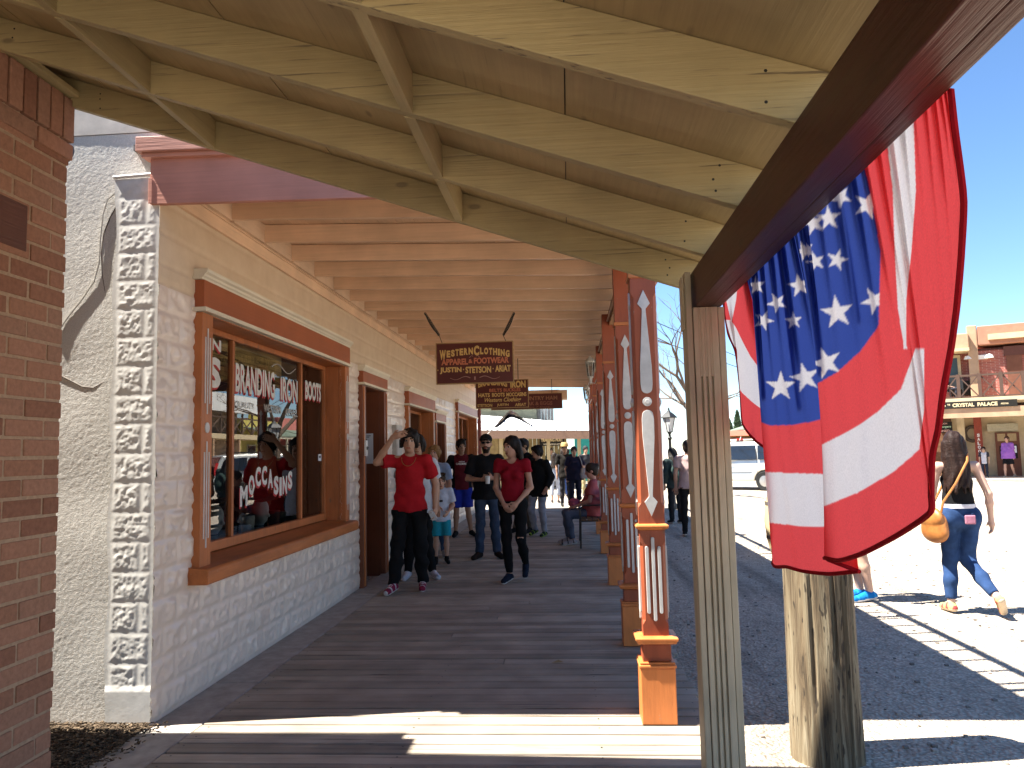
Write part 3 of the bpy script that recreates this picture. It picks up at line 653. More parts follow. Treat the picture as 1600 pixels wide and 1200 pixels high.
# ------------------------------------------------------------------ carved posts
def make_post():
    r=thing('carved_post','','post',(0,0,0),0,'carved porch posts along the walkway')
    def S(x): return x/2
    ba=MB(); ba.box(-.096,.096,-.096,.096,0,.30); ba.box(-.102,.102,-.102,.102,.301,.318); ba.box(-.096,.096,-.096,.096,.3185,.332); build('base',ba,orange,r,bevel=.005)
    wa=MB(); wa.box(-.078,.078,-.078,.078,.333,.424); build('neck',wa,rust,r,bevel=.003)
    ca=MB(); pr=[(.080,.425),(.105,.432),(.110,.445),(.116,.450),(.116,.462),(.085,.470)]
    for (h1,z1),(h2,z2) in zip(pr[:-1],pr[1:]): ca.add([(s*h,t*h,z) for h,z in ((h1,z1),(h2,z2)) for s,t in ((-1,-1),(1,-1),(1,1),(-1,1))],[(k,(k+1)%4,(k+1)%4+4,k+4) for k in range(4)]+[(0,1,2,3),(4,5,6,7)],0,.6)
    build('cap',ca,orange,r,bevel=.002); ca=MB()
    for z0 in (1.048,): 
        for (h1,z1),(h2,z2) in zip(((.070,0),(.088,.01),(.092,.022),(.088,.03),(.074,.036))[:-1],((.070,0),(.088,.01),(.092,.022),(.088,.03),(.074,.036))[1:]): ca.add([(s*h,t*h,z0+z) for h,z in ((h1,z1),(h2,z2)) for s,t in ((-1,-1),(1,-1),(1,1),(-1,1))],[(k,(k+1)%4,(k+1)%4+4,k+4) for k in range(4)]+[(0,1,2,3),(4,5,6,7)],0,.6)
    build('moulding',ca,orange,r,bevel=.002); ca=MB(); ca.box(-.083,.083,-.083,.083,2.488,2.515)
    build('moulding',ca,orange,r,bevel=.002)
    sh=MB()
    def chamf(z0,z1,h,c,zc=.06):
        lv=[(z0,0),(z0+zc,0),(z0+zc+.025,c),(z1-zc-.025,c),(z1-zc,0),(z1,0)]
        vs=[]
        for z,cc in lv:
            for (x,y) in ((-h,-h+cc),(-h+cc,-h),(h-cc,-h),(h,-h+cc),(h,h-cc),(h-cc,h),(-h+cc,h),(-h,h-cc)): vs.append((x,y,z))
        fs=[(i*8+k,i*8+(k+1)%8,(i+1)*8+(k+1)%8,(i+1)*8+k) for i in range(5) for k in range(8)]+[tuple(range(8)),tuple(range(40,48))]
        sh.add(vs,fs,0,.5)
    chamf(.471,1.047,.070,.016); chamf(1.085,2.487,.072,.017,.09)
    sh.box(-.074,.074,-.074,.074,2.516,3.06); build('shaft',sh,rust,r)
    orn=MB()
    def deco(face):
        fn={0:lambda a,z,d:(a,-.0725-d,z),1:lambda a,z,d:(-.0725-d,-a,z),2:lambda a,z,d:(.0725+d,a,z)}[face]
        for s in (1,-1):
            zc=1.77
            pts=[(-.031,.075),(-.034,.10),(-.033,.2),(-.018,.42),(-.011,.52),(-.011,.535),(-.036,.565),(0,.645)]
            dome=[(-.031*math.cos(q)*1.0,.075-.028*math.sin(q)) for q in np.linspace(0,math.pi/2,5)[1:]]
            left=[(a,h) for a,h in dome[::-1]]+pts
            poly=left+[(-a,h) for a,h in left[::-1][1:]][:-1]
            poly=[(a,zc+s*h) for a,h in poly]
            orn.prism(poly,fn,-.004,.008,0,.5)
        orn.prism([(.026*math.cos(q),1.77+.026*math.sin(q)) for q in np.linspace(0,6.283,21)[:-1]],fn,-.004,.010,0,.5)
        orn.prism([(.014*math.cos(q),1.77+.014*math.sin(q)) for q in np.linspace(0,6.283,17)[:-1]],fn,.0101,.016,0,.5)
        for a,z0,z1 in ((-.034,.60,.95),(0,.56,1.0),(.034,.60,.95)):
            orn.prism([(a+.0095*math.cos(q),(z1 if math.sin(q)>0 else z0)+.0095*math.sin(q)) for q in np.linspace(0,6.283,17)[:-1]],fn,-.004,.008,0,.5)
    for f_ in (0,1,2): deco(f_)
    o=build('ornament',orn,greyorn,r,bevel=.0015)
    return r
post0=make_post()
PYS=[(4.48,.452),(6.18,.47),(8.86,.495),(11.55,.52),(14.2,.545),(16.9,.57),(19.6,.60)]
PL=['rust red carved post nearest the camera, sunlit at its base','rust red carved post just behind the sunlit first one','rust red carved post in shade, third along the walkway edge','rust red carved post beside the seated woman in pink','carved porch post just beyond the bench, mostly hidden by nearer posts','second carved post from the far end of the walkway','farthest carved post at the end of the porch']
for i,((yy,xx),lb) in enumerate(zip(PYS,PL)):
    if i==0: post0.location=(xx,yy,0); post0['label']=lb
    else: dup(post0,(xx,yy,0),0,lb)
# ------------------------------------------------------------------ hanging signs
def sign(name,label,x0,x1,y,z0,z1,lines,chain=True,spread=0,cz=3.16,lm=None):
    r=thing(name,label,'sign',((x0+x1)/2,y,z0),0,'maroon signs hanging from the porch ceiling')
    b=MB(); b.box(x0,x1,y,y+.03,z0,z1); build('panel',b,signedge,r,bevel=.003)
    b=MB(); e=.013; b.box(x0+e,x1-e,y-.003,y,z0+e,z1-e); build('face',b,signm,r)
    t=MB(); W,Hh=x1-x0,z1-z0
    for (s,a0,a1,c0,c1,mat,kw) in lines:
        t=MB(); put_text(t,s,lambda a,q:(a,y-.005,q),x0+a0*W,x0+a1*W,z0+c0*Hh,z0+c1*Hh,mat,**kw); build('lettering',t,lm or [gold,salmon],r,recalc=False)
    return r,t,W,Hh
r,t,W,Hh=sign('hanging_sign','nearest and largest maroon hanging sign with western clothing lettering',-1.60,-.64,9.3,2.35,2.865,[])
GM=[gold,salmon,rough_mat('pale_scroll',(.45,.24,.2),None,20,.02)]
x0,y,z0=-1.60,9.3,2.35
ww='WESTERNCLOTHING'; wid=[.085,.05,.05,.045,.05,.052,.06,.075,.045,.055,.045,.055,.027,.055,.055]; tot=sum(wid)+.010*14; xx=.05
sc_=(.90)/tot
for k,ch in enumerate(ww):
    a=xx; wd=wid[k]*sc_; u=(a+wd/2-.5)/.45; hgt=.70-.10*u*u; big=.17 if k in (0,7) else .125
    put_text(t,ch,lambda a,q:(a,y-.005,q),x0+a*W,x0+(a+wd)*W,z0+(hgt-(.03 if k in (0,7) else 0))*Hh,z0+(hgt+big+.04)*Hh,0,bold=.06); xx+=wd+.010*sc_
    if k in (6,14): build('lettering',t,GM,r,recalc=False); t=MB()
for (s,a0,a1,c0,c1,mt) in (('APPAREL',.07,.415,.46,.61,1),('&',.42,.475,.49,.59,1),('FOOTWEAR',.49,.94,.47,.62,1),('JUSTIN',.05,.33,.25,.41,0),('STETSON',.38,.71,.25,.41,0),('ARIAT',.76,.96,.265,.42,0)):
    put_text(t,s,lambda a,q:(a,y-.005,q),x0+a0*W,x0+a1*W,z0+c0*Hh,z0+c1*Hh,mt,bold=.045); build('lettering',t,GM,r,recalc=False); t=MB()
for a in (.025,.355,.735): t.box(x0+a*W-.006,x0+a*W+.006,y-.0055,y-.005,z0+.33*Hh,z0+.36*Hh,0)
for s in (-1,1):
    t.tube([(x0+(.5+s*(.06+.26*q))*W,y-.006,z0+(.14+.035*math.sin(q*6.5))*Hh) for q in np.linspace(0,1,20)],[.0055*(1-.6*q) for q in np.linspace(0,1,20)],5,2)
    t.tube([(x0+(.5+s*(.02+.05*q))*W,y-.006,z0+(.65+.02*math.sin(q*5))*Hh) for q in np.linspace(0,1,8)],.003,5,2)
t.box(x0+.49*W,x0+.51*W,y-.0055,y-.005,z0+.09*Hh,z0+.17*Hh,2)
build('scrollwork',t,GM,r,recalc=False)
def chain(a,b,n=14):
    m=MB(); a,b=Vector(a),Vector(b)
    for s in (-1,1): m.tube([a.lerp(b,q)+Vector((s*.012*math.sin(q*math.pi),0,-.02*math.sin(q*math.pi))) for q in np.linspace(0,1,n)],.006,6)
    for q in np.linspace(.05,.95,14):
        c=a.lerp(b,q); m.tube([c+Vector((.013*math.cos(k),.004*math.sin(k*2),.016*math.sin(k))) for k in np.linspace(0,6.28,7)],.004,4)
    return m
for A,Bp in (((-1.68,9.02,3.2),(-1.55,9.28,2.955)),((-.60,9.02,3.16),(-.76,9.28,2.93))):
    ch=chain(A,Bp)
    ch.tube([Bp,(Bp[0]+.03,9.31,2.86)],.004,5); build('chain',ch,black,r)
L2=[('BRANDING',.05,.60,.73,.95,0,dict(bold=.05,arch=.04)),('IRON',.66,.95,.70,.95,0,dict(bold=.05)),('BELTS',.26,.50,.575,.69,1,dict(bold=.03)),('BUCKLES',.53,.85,.575,.69,1,dict(bold=.03)),('HATS',.05,.27,.40,.54,0,dict(bold=.04)),('BOOTS',.31,.55,.40,.54,0,dict(bold=.04)),('MOCCASINS',.58,.96,.40,.54,0,dict(bold=.04)),('Western Clothing',.17,.86,.18,.37,0,dict(bold=.02,shear=.35)),('STETSON',.03,.31,.055,.16,0,dict(bold=.03)),('JUSTIN',.40,.62,.055,.16,0,dict(bold=.03)),('ARIAT',.74,.95,.055,.16,0,dict(bold=.03))]
r2,t,W,Hh=sign('hanging_sign','middle maroon hanging sign, the squarest, with five rows of gold letters',-1.62,-.68,13.5,2.285,2.79,L2)

for xx in (-1.45,-.86): b=MB(); b.tube([(xx,13.51,2.79),(xx,13.51,3.16)],.006,6); build('chain',b,black,r2)
L3=[('COUNTRY HAM',.38,.93,.56,.82,0,dict(bold=.03)),('STEAK & EGGS',.40,.86,.24,.48,1,dict(bold=.03)),('Open 7 Days',.45,.82,.07,.17,0,dict(bold=0,shear=.3))]
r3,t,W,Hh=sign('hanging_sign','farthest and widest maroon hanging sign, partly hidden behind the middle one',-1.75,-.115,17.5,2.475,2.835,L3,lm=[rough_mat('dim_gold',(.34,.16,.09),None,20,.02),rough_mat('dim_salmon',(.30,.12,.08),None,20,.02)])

for xx in (-1.5,-.35): b=MB(); b.tube([(xx,17.51,2.83),(xx,17.51,3.15)],.006,6); build('chain',b,black,r3)
# ------------------------------------------------------------------ lanterns on the posts
def lantern(x,y,z,label):
    r=thing('wall_lantern',label,'lantern',(x,y,z),0,'pale lanterns on the porch posts')
    m=rough_mat('lantern_white',(.62,.58,.5),None,15,.05,.003,.4)
    b=MB(); b.lathe([(.012,.15),(.02,.17),(.075,.20),(.082,.21),(.05,.25),(.02,.275),(.006,.30)],(x,y,z),6); b.lathe([(.008,-.12),(.02,-.09),(.028,-.04),(.045,-.03),(.05,-.015),(.03,-.01)],(x,y,z),6)
    for k in range(6):
        q=2*math.pi*k/6; b.tube([(x+.046*math.cos(q),y+.046*math.sin(q),z-.01),(x+.07*math.cos(q),y+.07*math.sin(q),z+.20)],.005,5)
    build('frame',b,m,r)
    b=MB(); b.lathe([(.042,-.008),(.064,.195)],(x,y,z),6,cap=False); build('pane',b,glassm,r,recalc=False)
    b=MB(); b.tube([(x,y,z-.10),(x+.06,y,z-.12),(x+.11,y,z-.02)],.008,6); b.lathe([(.04,0),(.045,.01),(.03,.02)],(0,0,0),12); nv=12*3
    build('bracket',b,m,r)
lantern(.355,11.5,2.62,'pale six sided lantern on a carved post, the nearer and larger of two')
lantern(.41,16.5,2.62,'pale six sided lantern on a carved post, the smaller farther one')
# ------------------------------------------------------------------ pleated flag bunting under the beam
# material lines of the cloth from the header to the hem: (header x,y, hem x,y, mid-bulge x, sideways place at header, at hem, panel)
ST=[(1129,469,1131,473,0,.775,.775,0),(1131,468,1138,521,0,.775,.79,0),(1134,465,1150,550,0,.775,.80,0),(1140,459,1157,607,0,.775,.815,0),(1147,452,1161,663,0,.775,.83,0),(1156,443,1181,689,0,.775,.845,0),(1164,435,1204,706,2,.775,.86,0),
    (1168,431,1236,745,0,.79,.90,0),(1170,429,1238,780,0,.79,.89,9),
    (1173,427,1207,880,-1,.77,.80,1),(1186,415,1230,886,0,.77,.80,1),(1202,401,1256,893,0,.772,.81,1),(1222,383,1296,897,0,.775,.83,1),(1240,367,1338,893,4,.78,.86,1),
    (1243,364,1340,892,3,.785,.865,9),
    (1246,362,1288,872,12,.77,.79,2),(1268,338,1312,876,14,.77,.785,2),(1300,304,1350,864,14,.772,.78,2),(1330,272,1405,835,8,.772,.775,2),(1352,249,1454,801,4,.775,.775,2),(1376,224,1455,770,4,.775,.772,2),(1398,202,1457,712,4,.775,.77,2),(1420,180,1466,670,4,.775,.767,2),(1440,160,1474,610,6,.775,.764,2),(1458,149,1486,545,8,.775,.762,2),(1470,143,1495,480,8,.775,.76,2),(1478,138,1502,400,6,.775,.76,2),(1482,134,1506,311,3,.775,.76,2),(1483,131,1492,200,1,.775,.762,2),(1484,129,1485,135,0,.775,.765,2)]
ST=np.array(ST,float)
nu,nv=720,400
su=np.linspace(0,len(ST)-1,nu); k0=np.clip(su.astype(int),0,len(ST)-2); fu=su-k0
def catm(col):
    c=ST[:,col]; c=np.concatenate([[c[0]],c,[c[-1]]]); a,b_,c_,d_=c[k0],c[k0+1],c[k0+2],c[k0+3]; t=fu
    cr=b_+.5*t*(c_-a+t*(2*a-5*b_+4*c_-d_+t*(3*(b_-c_)+d_-a)))
    lin=b_+(c_-b_)*t
    return .55*cr+.45*lin
tx_,ty_,bx_,by_,bl_,lx0,lx1=[catm(i) for i in range(7)]
pan=ST[np.clip(np.round(su-1e-6).astype(int),0,len(ST)-1),7]
pan=np.where((fu>0)&(ST[k0,7]!=ST[k0+1,7])&(ST[k0,7]!=9)&(ST[k0+1,7]!=9),9,pan)
v=np.linspace(0,1,nv)
PX=tx_[:,None]+(bx_-tx_)[:,None]*v+bl_[:,None]*np.sin(v*np.pi); PYy=ty_[:,None]+(by_-ty_)[:,None]*v
LX=lx0[:,None]+(lx1-lx0)[:,None]*v
S=su[:,None]
pl=.015*np.sin(S*7.3+.6*np.sin(v*4))*np.exp(-v*2.6)*(pan[:,None]!=0)+.006*np.sin(S*2.1+1.3*v)+.009*vnoise(S*.9,v*2.3+0*S,0*S+3)*v+.004*vnoise(S*2.2,v*4+0*S,0*S+8)
lenf=np.clip((by_-ty_)/60,0,1)[:,None]*np.interp(su,[0,19,22,29],[1,1,.45,.35])[:,None]; LX=(LX+pl*lenf)*.889
dirs=np.stack([(PX-800)/FPX,-(PYy-600)/FPX,-np.ones_like(PX)],-1)@CM.T
tt=LX/dirs[...,0]; PT=dirs*tt[...,None]+np.array([0,0,EYE])
# cloth pattern: half rings of blue, red, white, red
def below(poly,px,py):        # True where py lies below (further down than) a polyline given from left to right
    p=np.array(poly,float); return py>np.interp(px,p[:,0],p[:,1])
col=np.zeros(PX.shape,int)    # 0 red 1 white 2 blue
# left panel
L=pan[:,None]==0
wh=(below([(1129,500),(1142,500),(1150,512),(1160,533),(1172,556),(1186,575),(1200,600),(1212,640)],PX,PYy))&(~below([(1129,560),(1150,600),(1160,614),(1175,628),(1191,640),(1212,652)],PX,PYy))
wt=(PYy<np.interp(PX,[1133,1143,1150,1153],[462,505,470,440]))&(PX>1133)&(PX<1152)
col=np.where(L&(wh|wt),1,col)
col=np.where(L&(PX>np.interp(PYy,[425,470,560,620],[1163,1176,1200,1230]))&(PYy<600),2,col)
col=np.where((pan[:,None]==9)&(S<9.5),np.where(v[None,:]<.6,2,0),col)
C=(pan[:,None]==1)|((pan[:,None]==9)&(S>12))
b1=~below([(1170,640),(1190,660),(1203,665),(1238,664),(1262,660),(1340,640)],PX,PYy); b2=~below([(1170,735),(1205,738),(1262,740),(1340,742)],PX,PYy); b3=~below([(1170,812),(1205,817),(1262,823),(1340,822)],PX,PYy)
col=np.where(C,np.where(b1,2,np.where(b2,0,np.where(b3,1,0))),col)
Rr=pan[:,None]==2
bxr=np.interp(PYy,[230,254,300,393,507,560],[1344,1349,1360,1376,1373,1352]); bl1=(PX<bxr)&(~below([(1240,617),(1278,599),(1310,580),(1345,548),(1365,520),(1400,480)],PX,PYy))
wi=np.interp(PYy,[170,215,298,393,482,539,560,608,640],[1386,1385,1395,1398,1403,1412,1411,1408,1400]); wo=np.interp(PYy,[150,172,298,393,468,539,560,646],[1428,1427,1431,1424,1416,1416,1424,1443])
inner_bot=np.interp(PX,[1280,1330,1370,1408,1425,1445],[697,672,645,608,560,500]); outer_bot=np.interp(PX,[1285,1340,1395,1436,1444],[792,770,738,703,640])
wring=((PYy<545)&(PX>wi)&(PX<wo))|((PYy>=545)&(PYy>inner_bot)&(PYy<outer_bot)&(PX<1444))
col=np.where(Rr,np.where(wring,1,np.where(bl1,2,0)),col)
stars=[(1,1182,446,12,.1),(1,1214,473,13,.5),(1,1249,446,15,.2),(1,1193,501,13,.9),(1,1240,501,11,.1),(1,1220,604,19,.0),(1,1258,590,19,.25),
       (2,1271,349,15,.3),(2,1295,341,16,.1),(2,1313,308,15,.6),(2,1356,320,19,-.3),(2,1257,392,13,.4),(2,1274,409,13,.3),(2,1308,406,14,1.0),(2,1308,488,21,.15),(2,1366,470,17,.5),(2,1291,567,20,.35)]
for p_,cx_,cy_,r_,ro in stars:
    r_=r_*1.3
    dx=(PX-cx_); dy=PYy-cy_; rr=np.hypot(dx,dy); an=np.mod(np.arctan2(dx,-dy)+ro,2*np.pi/5); an=np.minimum(an,2*np.pi/5-an)
    # star edge: line from tip (r,0) to notch (.382r, pi/5)
    qx,qy=rr*np.cos(an),rr*np.sin(an); nx_,ny_=.382*r_*math.cos(math.pi/5),.382*r_*math.sin(math.pi/5)
    inside=(qx-r_)*ny_-(qy)*(nx_-r_) > 0
    inside=((r_-qx)*ny_-(r_-nx_)*qy)>0
    m_=inside&(rr<r_)&(pan[:,None]==p_)&(col==2); col=np.where(m_,1,col)
fc=col
RGB=np.array([srgb(240,84,86),srgb(242,236,234),srgb(62,84,164)])
V=PT.reshape(-1,3); I,J=np.meshgrid(np.arange(nu-1),np.arange(nv-1),indexing='ij'); i0=(I*nv+J).ravel(); F=np.stack([i0,i0+nv,i0+nv+1,i0+1],-1)
flagroot=at(1240,370,x=.69)
def flag_mat():
    m,n,l,p=nodes('flag_cotton'); out=n['Material Output']
    a=N(n,'ShaderNodeVertexColor'); a.layer_name='cloth'
    wv=N(n,'ShaderNodeTexNoise',Scale=240.0,Detail=2.0); l.new(coords(n,l,(1,1,1)),wv.inputs[0])
    c=mul_color(n,l,a.outputs[0],ramp(n,l,wv.outputs[0],[(.3,.9),(.7,1.05)]))
    d=N(n,'ShaderNodeBsdfDiffuse'); t=N(n,'ShaderNodeBsdfTranslucent'); l.new(c,d.inputs[0]); l.new(c,t.inputs[0])
    b=N(n,'ShaderNodeBump',Strength=.15,Distance=.004); l.new(wv.outputs[0],b.inputs['Height']); l.new(b.outputs[0],d.inputs['Normal'])
    mx=N(n,'ShaderNodeMixShader'); mx.inputs[0].default_value=.74; l.new(d.outputs[0],mx.inputs[1]); l.new(t.outputs[0],mx.inputs[2]); l.new(mx.outputs[0],out.inputs[0]); return m
me=mesh_from('flag_bunting',V,F,[flag_mat()],smooth=True,loc=flagroot)
ca=me.color_attributes.new('cloth','FLOAT_COLOR','POINT'); cc=np.ones((nu*nv,4),np.float32); 
G=RGB[fc].astype(np.float32); 
Gp=np.pad(G,((1,1),(1,1),(0,0)),'edge'); cc[:,:3]=((G*2+Gp[2:,1:-1]+Gp[:-2,1:-1]+Gp[1:-1,2:]+Gp[1:-1,:-2])/6).reshape(-1,3); ca.data.foreach_set('color',cc.ravel())
fl=link('flag_bunting',me); fl.location=tuple(flagroot); tag(fl,'pleated red white and blue star bunting hanging below the dark red beam','flag')
hm=MB(); hem=[Vector(p) for p in PT[::4,-1]]; hm.tube(hem,.006,6); o=build('hem',hm,cloth('hem_red',srgb(150,18,28)),fl,smooth=True)
for (ua,ub,vb) in ((9.2,9.6,.44),(11.55,11.8,.50),(15.1,15.6,.45),(17.2,17.4,.38)):
    ia=np.where((su>=ua)&(su<=ub))[0]; jb=int(vb*nv); Q=PT[ia][:,:jb]+np.array([.011,0,0]); Cq=RGB[fc][ia][:,:jb]; ni=len(ia)
    I,J=np.meshgrid(np.arange(ni-1),np.arange(jb-1),indexing='ij'); i0=(I*jb+J).ravel(); Fq=np.stack([i0,i0+jb,i0+jb+1,i0+1],-1)
    mq=mesh_from('pleat',Q.reshape(-1,3),Fq,[me.materials[0]],smooth=True,loc=flagroot); cq=mq.color_attributes.new('cloth','FLOAT_COLOR','POINT'); cc2=np.ones((ni*jb,4),np.float32); cc2[:,:3]=Cq.reshape(-1,3); cq.data.foreach_set('color',cc2.ravel()); link('pleat',mq,fl)
hd=MB(); hdp=[Vector(p)+Vector((0,0,.01)) for p in PT[::6,0]]; hd.tube(hdp,.012,6); build('header_band',hd,whitep,fl,smooth=True)

# ------------------------------------------------------------------ street lamp
def street_lamp(x,y,label,top=2.52):
    r=thing('street_lamp',label,'street lamp',(x,y,GZ),0,'black lantern lamps along the street')
    b=MB(); b.lathe([(.12,0),(.12,.12),(.09,.16),(.085,.42),(.06,.5),(.045,.56),(.038,1.2),(.036,1.75-.0),(.05,1.78),(.06,1.81),(.035,1.84),(.03,1.90),(.05,1.93),(.06,1.96)],(x,y,GZ),14); build('pole',b,black,r,smooth=True)
    z=GZ+1.96; b=MB(); 
    for k in range(4):
        q=math.pi/4+k*math.pi/2; b.tube([(x+.09*math.cos(q),y+.09*math.sin(q),z),(x+.17*math.cos(q),y+.17*math.sin(q),z+.36)],.010,5)
    b.lathe([(.03,-.01),(.10,0),(.09,.012)],(x,y,z),4); b.lathe([(.21,.36),(.215,.375),(.12,.47),(.05,.52),(.02,.57),(.028,.59),(.008,.63)],(x,y,z),4)
    build('lantern_frame',b,black,r)
    b=MB(); b.lathe([(.085,.012),(.165,.36)],(x,y,z),4,cap=False); build('lantern_pane',b,rough_mat('frosted_glass',(.55,.56,.55),None,10,.05,.003,.3),r)
street_lamp(2.59,20.0,'black street lamp with a four sided lantern left of the square tan post')
# ------------------------------------------------------------------ barrel
def barrel(x,y):
    r=thing('wooden_barrel','pale wooden barrel with dark hoops standing in the street behind the flag','barrel',(x,y,GZ))
    b=MB(); b.lathe([(.24,0),(.29,.2),(.315,.46),(.29,.72),(.24,.94),(.225,.94),(.22,.90)],(x,y,GZ),28); build('staves',b,paint('oak',(.52,.40,.22),axis=2,crack=.6,var=.2),r,smooth=30)
    for z in (.05,.22,.70,.87):
        b=MB(); rr=.24+.075*(1-((z-.46)/.46)**2)+.004; b.lathe([(rr,z),(rr+.002,z+.045)],(x,y,GZ),28,cap=False); build('hoop',b,rough_mat('hoop_iron',(.12,.10,.08)),r,smooth=True)
barrel(3.08,11.35)
# ------------------------------------------------------------------ minivan
def minivan(loc,rz):
    r=thing('minivan','silver beige minivan parked across the street behind the tan post','car',loc,rz)
    body=rough_mat('silver_paint',(.58,.57,.52),(.54,.53,.48),3,0,.01,.28,2,.6,.55); gl=rough_mat('tinted_glass',(.012,.016,.022),None,5,0,.01,.05,2,.8); rub=rough_mat('rubber',(.02,.02,.02),None,30,.2)
    # side profile x forward (-x is the nose), half width w
    prof=[(-2.52,.42),(-2.55,.62),(-2.45,.80),(-1.75,1.0),(-1.25,1.08),(-.45,1.62),(.1,1.72),(1.6,1.72),(2.15,1.66),(2.45,1.15),(2.55,.95),(2.56,.55),(2.50,.40),(2.16,.34)]
    arch=lambda c:[(c+.37*math.cos(q),.34+.37*math.sin(q)) for q in np.linspace(0,math.pi,11)]
    under=arch(1.55)+arch(-1.55)
    poly=prof+under+[(-2.3,.34)]
    n=len(poly); b=MB()
    wid=lambda z: .97 if z<1.0 else .97-.20*((z-1.0)/.72)
    for s,w_ in ((1,1),):
        vs=[(x,-wid(z),z) for x,z in poly]+[(x,wid(z),z) for x,z in poly]
        fs=[tuple(range(n)),tuple(range(2*n-1,n-1,-1))]+[(i,i+n,(i+1)%n+n,(i+1)%n) for i in range(n)]
        b.add(vs,fs)
    o=build('body',b,body,r,local=True,bevel=.05); o.modifiers['bevel'].segments=3
    def pane(name,pts,side):
        q=MB(); q.prism(pts,lambda a,z,d:(a,side*(wid(z)+d),z),-.004,.008); build(name,q,gl,r,local=True)
    for s in (-1,1):
        pane('window',[(-.95,1.10),(-.38,1.55),(.05,1.58),(.05,1.08)],s); pane('window',[(.12,1.08),(.12,1.58),(1.20,1.58),(1.27,1.08)],s); pane('window',[(1.34,1.08),(1.28,1.58),(1.95,1.55),(2.18,1.12)],s)
        for xh in (-.10,.30):
            q=MB(); q.box(xh-.1,xh+.1,s*.975-.01*(s<0),s*.985+.01*(s>0),.93,.97); build('door_handle',q,body,r,local=True,bevel=.01)
        q=MB()
        for xl in (.085,1.30): q.box(xl-.004,xl+.004,s*.972-.001,s*.972+.001,.45,1.06)
        q.box(-1.1,1.1,s*.973-.002,s*.973+.002,.62,.64); build('door_seam',q,rub,r,local=True)
        for xw in (-1.55,1.55):
            q=MB(); q.lathe([(.20,-.10),(.31,-.11),(.335,-.07),(.335,.07),(.31,.11),(.20,.10)],(0,0,0),28); q.v=[(xw+v[0],s*.87+v[2],.335+v[1]) for v in q.v]; W=build('wheel',q,rub,r,local=True,smooth=True)
            q=MB(); q.lathe([(.02,-.08),(.19,-.07),(.2,-.03),(.2,.03),(.19,.07),(.02,.08)],(0,0,0),20); q.v=[(xw+v[0],s*.90+v[2],.335+v[1]) for v in q.v]; build('rim',q,rough_mat('alloy',(.5,.5,.5),None,5,0,.01,.3,2,.5,.9),W,local=True,smooth=True)
        q=MB(); q.prism([(2.44,.95),(2.30,1.4),(2.40,1.4),(2.53,.95)],lambda a,z,d:(a,s*(wid(z)-.01+d),z),-.05,.015); build('tail_light',q,rough_mat('tail_red',(.4,.02,.02),None,5,0,.01,.2),r,local=True)
        q=MB(); q.bar((-.2,s*.62,1.75),(1.9,s*.62,1.77),.035,.035); build('roof_rail',q,black,r,local=True)
        q=MB(); q.obox((-.75,s*1.06,1.10),(.14,.18,.13)); build('mirror',q,body,r,local=True,bevel=.03)
    q=MB(); q.prism([(-1.17,1.12),(-.48,1.585),(-.46,1.60),(-1.15,1.135)],lambda a,z,d:(a,d,z),-.72,.72); build('windscreen',q,gl,r,local=True)
    q=MB(); q.prism([(2.16,1.60),(2.42,1.18),(2.46,1.18),(2.20,1.60)],lambda a,z,d:(a,d,z),-.7,.7); build('rear_window',q,gl,r,local=True)
    q=MB(); q.box(2.5,2.62,-.9,.9,.42,.6); build('bumper',q,body,r,local=True,bevel=.03)
pv=at(1207,768,z=GZ); minivan((pv[0]-.75,pv[1]+2.2,GZ),R(-38))

# ------------------------------------------------------------------ saloon building across the street (local frame: u right, w toward us)
def local_frame(o,ang):
    ca_,sa=math.cos(ang),math.sin(ang); U=Vector((ca_,sa,0)); Wv=Vector((sa,-ca_,0))
    return lambda u,w_,z: Vector(o)+U*u+Wv*w_+Vector((0,0,z))
def fbox(mb,f,u0,u1,w0,w1,z0,z1,mat=0,tint=None):
    v=[f(u,w_,z) for u in (u0,u1) for w_ in (w0,w1) for z in (z0,z1)]
    mb.add(v,[(0,1,3,2),(4,6,7,5),(0,4,5,1),(2,3,7,6),(0,2,6,4),(1,5,7,3)],mat,tint)
cpo=at(1540,752,z=GZ); cpo=cpo*(31/cpo[1]); cpo[2]=GZ
f=local_frame(cpo,R(-26)); sc_=1/ (FPX/ (31*1.02+.35*0)) ; M_=31*.985/FPX   # metres per photo pixel there
u_=lambda px:(px-1540)*M_; z_=lambda py:(752-py)*M_
palace=thing('brick_saloon','two storey brick saloon with a wooden balcony across the street','building',tuple(cpo))
redbrick=rough_mat('far_brick',(.33,.10,.075),(.20,.055,.04),9,.5,.02,.9); fbm=None
def bricktex(name,c1,c2,mo,scale):
    m,n,l,p=nodes(name); bt=N(n,'ShaderNodeTexBrick',Scale=scale); bt.inputs['Color1'].default_value=c4(c1); bt.inputs['Color2'].default_value=c4(c2); bt.inputs['Mortar'].default_value=c4(mo); bt.inputs['Mortar Size'].default_value=.018
    tc=n.new('ShaderNodeTexCoord'); sp_=n.new('ShaderNodeSeparateXYZ'); cm=n.new('ShaderNodeCombineXYZ'); ad=N(n,'ShaderNodeMath',operation='ADD'); l.new(tc.outputs['Object'],sp_.inputs[0]); l.new(sp_.outputs[0],ad.inputs[0]); l.new(sp_.outputs[1],ad.inputs[1]); l.new(ad.outputs[0],cm.inputs[0]); l.new(sp_.outputs[2],cm.inputs[1]); l.new(cm.outputs[0],bt.inputs[0]); l.new(bt.outputs[0],p.inputs['Base Color']); p.inputs['Roughness'].default_value=.9; return m
farbrick=bricktex('saloon_brick',(.34,.10,.075),(.24,.065,.05),(.38,.24,.20),3.6)
